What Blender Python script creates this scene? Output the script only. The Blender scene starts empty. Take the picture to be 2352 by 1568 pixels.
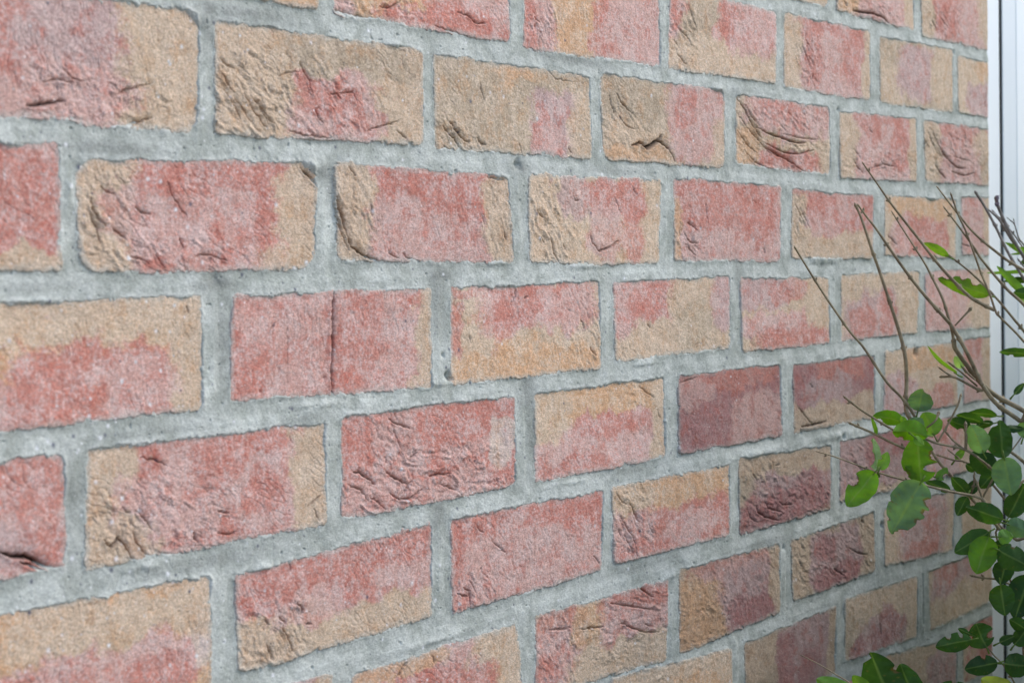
import bpy, math, random
import numpy as np
from mathutils import Matrix, Vector

# ------------------------------------------------------------------ camera, sky, sun, exposure
SC = bpy.context.scene
W, H, F = 2352.0, 1568.0, 4013.67
R = np.array([[0.5850483229980886, 0.019600744359465065, -0.8107615374311213],
              [-0.04512698860780912, 0.998945827851917, -0.008413555517060096],
              [0.8097419432487805, 0.041509563209011065, 0.5853161039181156]])
T = np.array([0.5960305187029536, -0.35863417153889965, 2.183240636544474])
CAM = -R.T @ T                      # wall coordinates: X along the wall, Y down, Z into the wall
Z0 = 1.55                           # height of the wall-coordinate origin above the ground
def w2b(p):
    p = np.asarray(p, float)
    return np.stack([p[..., 0], p[..., 2], Z0 - p[..., 1]], -1)
def ray(x, y):
    return R.T @ np.array([(x - W / 2) / F, (y - H / 2) / F, 1.0])
def at(x, y, d):                    # point seen at photo position (x, y), d metres deep
    return CAM + ray(x, y) * d
def onwall(x, y, z=0.0):
    r = ray(x, y)
    return CAM + r * ((z - CAM[2]) / r[2])

cd = bpy.data.cameras.new('camera')
cam = bpy.data.objects.new('camera', cd)
bpy.context.collection.objects.link(cam)
SC.camera = cam
def dirb(v): return Vector((v[0], v[2], -v[1]))
rx, up, bk = dirb(R[0]), -dirb(R[1]), -dirb(R[2])
m = Matrix(((rx.x, up.x, bk.x, 0), (rx.y, up.y, bk.y, 0), (rx.z, up.z, bk.z, 0), (0, 0, 0, 1)))
m.translation = Vector(w2b(CAM))
cam.matrix_world = m
cd.sensor_width = 36.0
cd.lens = F / W * 36.0
cd.clip_start = 0.05
cd.clip_end = 500.0
cd.dof.use_dof = True
cd.dof.focus_distance = 1.42
cd.dof.aperture_fstop = 12.5

SUN_EL, SUN_AZ = math.radians(42), math.radians(56)   # azimuth: from straight in front of the wall towards its far end
world = bpy.data.worlds.new('World')
SC.world = world
world.use_nodes = True
nt = world.node_tree
sky = nt.nodes.new('ShaderNodeTexSky')
sky.sky_type = 'NISHITA'
sky.sun_disc = False
sky.sun_elevation = SUN_EL
sky.sun_rotation = math.pi - SUN_AZ
sky.air_density = 0.9
sky.dust_density = 1.5
sky.ozone_density = 1.6
bg = nt.nodes['Background']
bg.inputs['Strength'].default_value = 0.14
nt.links.new(sky.outputs[0], bg.inputs[0])
sd = bpy.data.lights.new('sun', 'SUN')
sd.energy = 1.05
sd.angle = math.radians(18)
sd.color = (1.0, 0.985, 0.95)
sun = bpy.data.objects.new('sun', sd)
bpy.context.collection.objects.link(sun)
sv = Vector((math.sin(SUN_AZ) * math.cos(SUN_EL), -math.cos(SUN_AZ) * math.cos(SUN_EL), math.sin(SUN_EL)))
sun.rotation_euler = sv.to_track_quat('Z', 'Y').to_euler()
sun.location = (0, -4, 6)
SC.view_settings.view_transform = 'Standard'
SC.view_settings.look = 'None'
SC.view_settings.exposure = 0.86
SC.view_settings.gamma = 1.0

# ------------------------------------------------------------------ helpers
COL = bpy.context.collection
def tag(o, label=None, cat=None, group=None, kind=None):
    if label: o['label'] = label
    if cat: o['category'] = cat
    if group: o['group'] = group
    if kind: o['kind'] = kind
    return o
def empty(name, loc):
    o = bpy.data.objects.new(name, None)
    o.empty_display_size = 0.05
    COL.objects.link(o)
    o.location = loc
    return o
def mesh_obj(name, V, Fc, mat, parent=None, smooth=True, cols=None, uvs=None):
    """V (n,3) world coordinates, Fc (m,4) quads or list of polygons"""
    me = bpy.data.meshes.new(name)
    V = np.asarray(V, np.float32)
    if parent is not None: V = V - np.array(parent.location, np.float32)
    if isinstance(Fc, np.ndarray):
        k = Fc.shape[1]
        me.vertices.add(len(V)); me.vertices.foreach_set('co', V.ravel())
        me.loops.add(Fc.size); me.loops.foreach_set('vertex_index', Fc.ravel().astype(np.int32))
        me.polygons.add(len(Fc)); me.polygons.foreach_set('loop_start', np.arange(0, Fc.size, k, dtype=np.int32))
        me.update(calc_edges=True)
    else:
        me.from_pydata([tuple(v) for v in V.tolist()], [], Fc)
        me.update()
    me.validate()
    if smooth: me.polygons.foreach_set('use_smooth', np.ones(len(me.polygons), bool))
    for nm, c in (cols or {}).items():
        a = me.attributes.new(nm, 'FLOAT_COLOR', 'POINT')
        c4 = np.ones((len(V), 4), np.float32); c4[:, :3] = c
        a.data.foreach_set('color', c4.ravel())
    me.materials.append(mat)
    o = bpy.data.objects.new(name, me)
    COL.objects.link(o)
    if parent is not None: o.parent = parent
    return o

def s2l(c):
    c = np.asarray(c, float) / 255.0
    return np.where(c <= 0.04045, c / 12.92, ((c + 0.055) / 1.055) ** 2.4)

rng = np.random.default_rng(7)
PERM = rng.permutation(512).astype(np.int32)
PERM = np.concatenate([PERM, PERM, PERM])
ANG = rng.random(512) * 2 * np.pi
GX, GY = np.cos(ANG).astype(np.float32), np.sin(ANG).astype(np.float32)
def perlin(x, y, seed=0):
    x = x + seed * 17.31; y = y + seed * 9.77
    xi = np.floor(x).astype(np.int32); yi = np.floor(y).astype(np.int32)
    xf = (x - xi).astype(np.float32); yf = (y - yi).astype(np.float32)
    u = xf * xf * xf * (xf * (xf * 6 - 15) + 10); v = yf * yf * yf * (yf * (yf * 6 - 15) + 10)
    def g(ix, iy, fx, fy):
        h = PERM[(PERM[ix & 511] + iy) & 511]
        return GX[h] * fx + GY[h] * fy
    a = g(xi, yi, xf, yf); b = g(xi + 1, yi, xf - 1, yf)
    c = g(xi, yi + 1, xf, yf - 1); d = g(xi + 1, yi + 1, xf - 1, yf - 1)
    return (a + u * (b - a) + v * (c - a + u * (a - b - c + d))) * 1.5
def fbm(x, y, scale, octs=3, seed=0, gain=0.5):
    """scale = feature size in metres; result about -1..1"""
    r = 0; a = 1.0; s = 1.0 / scale; n = 0
    for i in range(octs):
        r = r + a * perlin(x * s, y * s, seed + i * 3 + 1); n += a
        a *= gain; s *= 2.03
    return r / n * 1.25
def sstep(a, b, x):
    t = np.clip((x - a) / (b - a), 0, 1)
    return t * t * (3 - 2 * t)

# ------------------------------------------------------------------ materials
def new_mat(name):
    mt = bpy.data.materials.new(name); mt.use_nodes = True
    n = mt.node_tree.nodes; l = mt.node_tree.links
    return mt, n, l, n['Principled BSDF']
def N(n, typ, **kw):
    o = n.new(typ)
    for k, v in kw.items():
        if k in o.inputs: o.inputs[k].default_value = v
        else: setattr(o, k, v)
    return o
def mixrgb(n, l, fac, a, b, blend='MIX'):
    o = n.new('ShaderNodeMix'); o.data_type = 'RGBA'; o.blend_type = blend
    for s, v in ((o.inputs['Factor'], fac), (o.inputs[6], a), (o.inputs[7], b)):
        if hasattr(v, 'links'): l.new(v, s)
        else: s.default_value = v if isinstance(v, (int, float)) else tuple(v) + (1.0,)
    return o.outputs[2]
def ramp(n, l, src, p0, p1, c0=0.0, c1=1.0):
    o = n.new('ShaderNodeMapRange'); o.inputs[1].default_value = p0; o.inputs[2].default_value = p1
    o.inputs[3].default_value = c0; o.inputs[4].default_value = c1
    l.new(src, o.inputs[0]); return o.outputs[0]
def mul(n, l, a, b, op='MULTIPLY'):
    o = n.new('ShaderNodeMath'); o.operation = op
    for i, v in enumerate((a, b)):
        if hasattr(v, 'links'): l.new(v, o.inputs[i])
        else: o.inputs[i].default_value = v
    return o.outputs[0]

def masonry_mat(name, grain_dark, white_grain, bump):
    mt, n, l, P = new_mat(name)
    tc = n.new('ShaderNodeTexCoord')
    at_ = n.new('ShaderNodeAttribute'); at_.attribute_name = 'tone'
    mp = n.new('ShaderNodeMapping'); mp.inputs['Scale'].default_value = (.62, .62, 1.0); l.new(tc.outputs['Object'], mp.inputs['Vector'])
    n1 = N(n, 'ShaderNodeTexNoise', Scale=760.0, Detail=3.0, Roughness=0.75); l.new(mp.outputs[0], n1.inputs['Vector'])
    n2 = N(n, 'ShaderNodeTexNoise', Scale=1500.0, Detail=2.0, Roughness=0.7); l.new(mp.outputs[0], n2.inputs['Vector'])
    n3 = N(n, 'ShaderNodeTexNoise', Scale=130.0, Detail=4.0, Roughness=0.7); l.new(tc.outputs['Object'], n3.inputs['Vector'])
    v1 = N(n, 'ShaderNodeTexVoronoi', Scale=560.0); l.new(mp.outputs[0], v1.inputs['Vector'])
    g = ramp(n, l, n1.outputs[0], 0.3, 0.7, 1 - grain_dark, 1 + grain_dark)
    g2 = ramp(n, l, n2.outputs[0], 0.3, 0.7, 1 - grain_dark * 0.9, 1 + grain_dark * 0.9)
    g3 = ramp(n, l, n3.outputs[0], 0.3, 0.7, 0.93, 1.07)
    gg = mul(n, l, mul(n, l, g, g2), g3)
    cc = n.new('ShaderNodeCombineColor'); [l.new(gg, cc.inputs[i]) for i in range(3)]
    c = mixrgb(n, l, 1.0, at_.outputs['Color'], cc.outputs[0], 'MULTIPLY')
    if grain_dark > .25:      # chalky sand dusted over the fired face
        dz = mul(n, l, ramp(n, l, n1.outputs[0], .50, .60), .34)
        hz = mixrgb(n, l, .55, c, (.66, .56, .50)); c = mixrgb(n, l, dz, c, hz)
    # pale quartz grains: small voronoi cells picked at random
    small = ramp(n, l, v1.outputs['Distance'], 0.22, 0.12)
    sel = n.new('ShaderNodeSeparateColor'); l.new(v1.outputs['Color'], sel.inputs[0])
    pick = ramp(n, l, sel.outputs[0], 1 - white_grain - .01, 1 - white_grain + .01)
    c = mixrgb(n, l, mul(n, l, mul(n, l, small, pick), 0.75), c, (0.72, 0.70, 0.67))
    pickd = ramp(n, l, sel.outputs[1], 0.955, 0.965)
    c = mixrgb(n, l, mul(n, l, mul(n, l, small, pickd), 0.6), c, (0.10, 0.09, 0.085))
    l.new(c, P.inputs['Base Color'])
    P.inputs['Roughness'].default_value = 0.92
    P.inputs['Specular IOR Level'].default_value = 0.25
    b = N(n, 'ShaderNodeBump', Strength=bump, Distance=0.0011)
    hsum = mul(n, l, mul(n, l, n1.outputs[0], 1.0), mul(n, l, n3.outputs[0], 0.9), 'ADD')
    hsum = mul(n, l, hsum, mul(n, l, n2.outputs[0], 0.4), 'ADD')
    l.new(hsum, b.inputs['Height']); l.new(b.outputs[0], P.inputs['Normal'])
    return mt
M_BRICK = masonry_mat('fired_clay', 0.25, 0.10, 0.42)
M_MORTAR = masonry_mat('mortar', 0.17, 0.05, 0.4)

# ------------------------------------------------------------------ the brick wall
# measured bricks: (course, centre in brick lengths from the wall end, TL, TR, BR, BL)
N_=None
BR=[
(-1,-2.5,N_,N_,(1901,17),N_),
(-1,-1.5,N_,N_,(2100,70),(1923,25)),
(-1,-0.5,N_,N_,(2269,111),(2118,84)),
(0,-6.0,N_,N_,(729,20),N_),
(0,-5,N_,N_,(1172,97),(768,30)),
(0,-4,N_,N_,(1518,150),(1203,112)),
(0,-3,N_,(1782,27),(1782,191),(1535,158)),
(0,-2,(1801,29),(1999,72),(1999,232),(1801,198)),
(0,-1,(2021,82),(2189,114),(2189,259),(2021,235)),
(0,-0.25,(2200,128),(2271,136),(2271,267),(2200,260)),
(1,-6.5,N_,(460,22),(455,306),N_),
(1,-5.5,(495,44),(969,116),(972,331),(496,309)),
(1,-4.5,(996,121),(1354,175),(1360,365),(999,339)),
(1,-3.5,(1377,166),(1664,208),(1664,386),(1386,365)),
(1,-2.5,(1690,215),(1905,245),(1908,402),(1691,376)),
(1,-1.5,(1928,254),(2105,272),(2106,417),(1930,408)),
(1,-0.5,(2121,274),(2263,296),(2274,425),(2126,417)),
(2,-7,N_,(135,330),(139,618),N_),
(2,-6,(173,362),(725,372),(726,618),(185,625)),
(2,-5,(768,373),(1167,405),(1181,603),(775,597)),
(2,-4,(1213,398),(1518,414),(1513,606),(1218,604)),
(2,-3,(1547,408),(1794,427),(1793,600),(1550,598)),
(2,-2,(1820,433),(2007,450),(2004,594),(1817,594)),
(2,-1,(2032,446),(2196,458),(2195,594),(2032,587)),
(2,-0.25,(2209,450),(2267,453),(2270,590),(2210,584)),
(3,-6.5,N_,(462,677),(470,937),N_),
(3,-5.5,(534,678),(988,660),(993,890),(532,920)),
(3,-4.5,(1035,660),(1377,643),(1381,845),(1038,883)),
(3,-3.5,(1409,647),(1677,633),(1677,800),(1415,829)),
(3,-2.5,(1700,638),(1903,636),(1908,789),(1705,807)),
(3,-1.5,(1932,629),(2112,623),(2107,764),(1932,783)),
(3,-0.5,(2124,624),(2270,612),(2268,755),(2126,763)),
(4,-7,N_,(146,1041),(155,1298),N_),
(4,-6,(202,1028),(749,968),(749,1206),(198,1304)),
(4,-5,(785,953),(1182,907),(1186,1112),(786,1193)),
(4,-4,(1230,902),(1525,865),(1530,1048),(1230,1107)),
(4,-3,(1558,862),(1793,835),(1797,1000),(1560,1042)),
(4,-2,(1822,837),(2008,812),(2011,959),(1824,994)),
(4,-1,(2032,805),(2196,786),(2200,930),(2030,955)),
(4,-0.25,(2214,779),(2275,771),(2279,915),(2213,927)),
(5,-6.5,N_,(483,1315),N_,N_),
(5,-5.5,(538,1320),(991,1199),(994,1414),(549,1546)),
(5,-4.5,(1035,1189),(1386,1125),(1381,1310),(1040,1406)),
(5,-3.5,(1403,1118),(1677,1065),(1675,1228),(1411,1293)),
(5,-2.5,(1696,1052),(1910,1020),(1908,1167),(1700,1230)),
(5,-1.5,(1930,1012),(2108,975),(2108,1110),(1930,1154)),
(5,-0.5,N_,(2275,940),N_,N_),
(6,-5,(805,1550),(1186,1430),N_,N_),
(6,-4,(1230,1414),(1533,1330),(1530,1515),(1231,1600)),
(6,-3,(1560,1307),(1790,1246),(1792,1404),(1562,1500)),
(6,-2,(1816,1240),(2009,1172),(2010,1310),(1821,1381)),
(6,-1,(2031,1166),(2195,1122),(2190,1263),(2032,1300)),
(7,-3.5,(1405,1558),(1680,1485),N_,N_),
(7,-2.5,(1710,1475),(1920,1391),(1920,1545),(1714,1640)),
(7,-1.5,(1940,1374),(2108,1320),(2108,1461),(1942,1519)),
(7,-0.5,(2133,1310),N_,N_,(2138,1448)),
(8,-1,(2030,1505),(2197,1462),N_,N_),
]

L, HC, JU, JV = 0.225, 0.0868421, 0.01013652, 0.0082673
G_, W_ = 'g', 'w'
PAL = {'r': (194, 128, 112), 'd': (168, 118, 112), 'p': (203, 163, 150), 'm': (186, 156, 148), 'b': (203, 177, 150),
       'o': (206, 162, 124), 'g': (178, 158, 134), 'w': (210, 194, 184)}
PALL = {k: s2l(v) for k, v in PAL.items()}
# per brick: base tone, then patches tone:s0,t0,s1,t1 in the brick's own 0..1 frame
CS = {
(-1,-2.5):'b p:0,.0,.6,1', (-1,-1.5):'p o:0,0,.22,1 r:.2,.1,.8,.5 b:.9,0,1.1,1', (-1,-.5):'p b:-.1,0,.16,1 b:.88,0,1.6,1 r:.2,.2,.5,.9',
(0,-6):'o b:.2,.3,.8,.9', (0,-5):'p g:.1,.3,.3,.8 o:.15,.6,.5,1.1 r:.3,.84,.95,1.1 r:.5,.5,.68,.85', (0,-4):'p o:.24,-.1,.5,1.1 r:.5,.3,.56,1 r:0,.2,.05,1',
(0,-3):'p g:.12,-.1,.45,.7 b:0,.62,1.1,1.1 p:.5,0,1,.6 r:.44,0,.55,.5 r:0,.1,.1,.4', (0,-2):'p b:-.1,-.1,.17,1.1 r:.2,0,.9,.12 r:.28,.1,.38,.9 r:.72,.1,.88,.75 b:.93,0,1.1,1.1',
(0,-1):'g b:.05,.5,.3,1 m:.28,.1,.68,.85 b:.72,.1,.95,.9', (0,-.25):'b m:.35,.5,1,1 o:.6,.0,1,.3',
(1,-6.5):'b o:-.2,0,.14,1.2 m:.14,-.2,.66,.86 p:.14,.6,.7,1.1 r:.14,.0,.3,.5', (1,-5.5):'b g:.35,.0,.9,.3 p:.34,.42,.72,1.1 r:.36,.4,.55,.7 r:.5,.6,.66,.8 b:.0,.3,.3,.9 p:.72,.7,.8,.9',
(1,-4.5):'g o:.35,.02,.6,.15 m:.62,.3,.87,1.1 r:.62,.5,.68,1.05 b:.88,.3,1,1 g:.1,.1,.4,.9 p:.63,.75,.8,1.0', (1,-3.5):'g b:.0,.6,.55,.9 o:.05,.85,.5,1.1 p:.56,-.05,.97,.9 r:.62,0,.7,.5 b:.9,.5,1.1,1.1',
(1,-2.5):'b p:.16,-.1,.95,.45 r:.3,.0,.55,.3 r:.62,.1,.68,.4 r:.2,.72,.85,1.1 o:.0,.5,.2,1', (1,-1.5):'p b:-.1,-.1,.16,1.1 r:.2,.0,.9,.16 r:.38,.1,.5,.5 r:.66,.05,.9,.7 b:.93,-.1,1.1,1.1',
(1,-.5):'p b:-.1,0,.2,1.1 r:.3,.05,.8,.3 b:.85,0,1.9,.6 g:.9,.5,1.9,1',
(2,-7):'p r:.4,.1,1,.5 r:.3,.6,1.1,.85 b:0,.88,1.1,1.1', (2,-6):'r b:-.1,-.1,.17,1.1 p:.14,.25,.34,.7 p:.3,.3,.62,.62 p:.2,.7,.5,.95 p:.6,.3,.7,.9 b:.87,.0,1.1,1.1 b:.75,.8,1.1,1.1',
(2,-5):'r b:-.1,-.1,.19,1.1 p:.2,.4,.6,1 p:.6,.6,.9,1 b:.87,.1,1.1,1.1', (2,-4):'b m:.2,.05,.4,.4 r:.42,0,.86,.4 p:.45,.3,.66,.95 r:.72,.1,.86,.9 b:.88,0,1.1,1.1', (2,-3):'p r:.05,0,.9,.2 r:.1,.3,.5,.6 r:.6,.0,.95,.7 o:.0,.3,.05,1',
(2,-2):'r b:-.1,.1,.14,1.1 p:.55,.0,.8,.3 b:-.1,.63,1.1,1.1 p:.2,.4,.5,.6', (2,-1):'b o:.1,.05,.9,.3 r:.2,.38,.85,.98 p:.1,.5,.3,1.05 b:.9,.1,1.1,.9', (2,-.25):'p b:.8,0,1.2,1 r:.2,.0,.6,.1',
(3,-6.5):'o b:.0,.0,1.1,.3 r:.28,.42,.95,1.1 p:-.1,.72,.4,1.1 r:.3,.6,.5,1 b:.9,.0,1.1,1.1 p:.62,.5,.9,.9 r:0,.9,.4,1.1', (3,-5.5):'r p:.05,.05,.3,.5 p:.2,.6,.45,.95 p:.62,.1,.9,.9 p:.35,.1,.47,.4 b:.93,0,1.1,1.1 r:.55,0,.7,.7',
(3,-4.5):'b p:.22,.05,.95,.5 r:.3,.1,.75,.4 r:.28,.3,.4,.7 o:.0,.75,1,1.1 r:0,0,.9,.06 r:-.05,.2,.05,.7 p:.6,.1,.85,.35', (3,-3.5):'p r:.3,.0,.5,.6 r:.1,.2,.3,.5 b:.5,-.1,.85,1.1 b:-.1,.66,1.1,1.1 m:.84,.0,1.0,.6 g:.55,.4,.8,.9',
(3,-2.5):'b m:.0,0,.5,.35 r:.35,.12,.7,.25 p:0,.5,.9,.75 r:.2,.72,.95,1.1 b:.75,.2,1.1,.7', (3,-1.5):'b m:.1,.35,.75,1.1 r:.15,.55,.4,.95 r:.5,.4,.65,.9 b:.75,.2,1.1,1.1', (3,-.5):'m r:.15,.2,.5,.5 b:.65,0,1.9,1.1 p:.0,0,.6,.9',
(4,-7):'p r:.7,.0,1.0,.4 r:.8,.6,1.1,1.05 m:.3,.5,.8,.9', (4,-6):'r b:-.1,-.1,.15,1.1 p:.14,.3,.5,.9 p:.3,.05,.5,.3 r:.45,.1,.58,.5 p:.6,.3,.9,.9 r:.64,.4,.75,.7 b:.88,-.1,1.1,1.1 b:.0,.7,.25,1', (4,-5):'r p:.2,.15,.45,.6 p:.62,.4,.9,.55 p:.0,.62,.3,1 w:.87,.3,.95,.7 p:.4,.75,.8,.95 r:.45,0,.6,.4',
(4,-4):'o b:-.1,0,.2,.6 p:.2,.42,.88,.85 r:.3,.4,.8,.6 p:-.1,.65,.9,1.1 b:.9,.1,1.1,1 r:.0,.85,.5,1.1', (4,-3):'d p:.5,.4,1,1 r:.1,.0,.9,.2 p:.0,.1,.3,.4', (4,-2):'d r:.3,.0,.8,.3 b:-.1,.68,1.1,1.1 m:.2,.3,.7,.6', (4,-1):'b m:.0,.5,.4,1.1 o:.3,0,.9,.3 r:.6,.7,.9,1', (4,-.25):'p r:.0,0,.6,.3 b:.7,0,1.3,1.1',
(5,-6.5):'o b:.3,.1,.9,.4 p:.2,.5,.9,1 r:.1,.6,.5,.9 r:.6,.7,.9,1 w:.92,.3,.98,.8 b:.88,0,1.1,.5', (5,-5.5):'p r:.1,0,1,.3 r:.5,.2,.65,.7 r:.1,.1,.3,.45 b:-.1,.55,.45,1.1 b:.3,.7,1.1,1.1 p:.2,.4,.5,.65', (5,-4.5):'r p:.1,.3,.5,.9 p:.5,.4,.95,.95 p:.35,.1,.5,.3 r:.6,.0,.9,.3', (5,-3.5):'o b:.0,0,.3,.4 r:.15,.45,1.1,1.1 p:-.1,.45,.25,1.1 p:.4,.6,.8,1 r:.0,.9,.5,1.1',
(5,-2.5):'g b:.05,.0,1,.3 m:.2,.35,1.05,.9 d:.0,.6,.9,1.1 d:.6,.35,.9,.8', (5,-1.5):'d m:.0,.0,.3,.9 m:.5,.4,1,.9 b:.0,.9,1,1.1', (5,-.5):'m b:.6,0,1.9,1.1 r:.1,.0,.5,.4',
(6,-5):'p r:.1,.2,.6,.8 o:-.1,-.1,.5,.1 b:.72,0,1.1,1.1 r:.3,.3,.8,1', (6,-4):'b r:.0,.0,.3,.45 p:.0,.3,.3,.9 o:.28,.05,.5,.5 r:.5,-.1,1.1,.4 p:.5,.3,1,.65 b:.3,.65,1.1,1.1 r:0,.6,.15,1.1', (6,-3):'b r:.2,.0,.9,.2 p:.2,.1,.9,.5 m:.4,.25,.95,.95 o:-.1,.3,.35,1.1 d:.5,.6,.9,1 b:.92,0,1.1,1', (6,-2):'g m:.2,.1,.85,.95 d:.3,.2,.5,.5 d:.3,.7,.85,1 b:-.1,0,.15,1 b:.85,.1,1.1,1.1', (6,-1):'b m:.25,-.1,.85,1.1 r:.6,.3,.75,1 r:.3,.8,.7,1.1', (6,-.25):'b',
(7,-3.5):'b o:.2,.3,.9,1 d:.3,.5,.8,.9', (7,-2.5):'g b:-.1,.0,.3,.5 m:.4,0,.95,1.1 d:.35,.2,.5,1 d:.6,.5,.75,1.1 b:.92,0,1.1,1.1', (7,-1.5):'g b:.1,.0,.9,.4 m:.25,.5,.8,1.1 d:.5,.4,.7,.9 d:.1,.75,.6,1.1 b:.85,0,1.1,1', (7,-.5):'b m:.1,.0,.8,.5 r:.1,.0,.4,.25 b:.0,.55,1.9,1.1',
(8,-1):'b m:.6,.2,1.0,.9', (8,0):'b', (1,-7.5):'b'}
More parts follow.
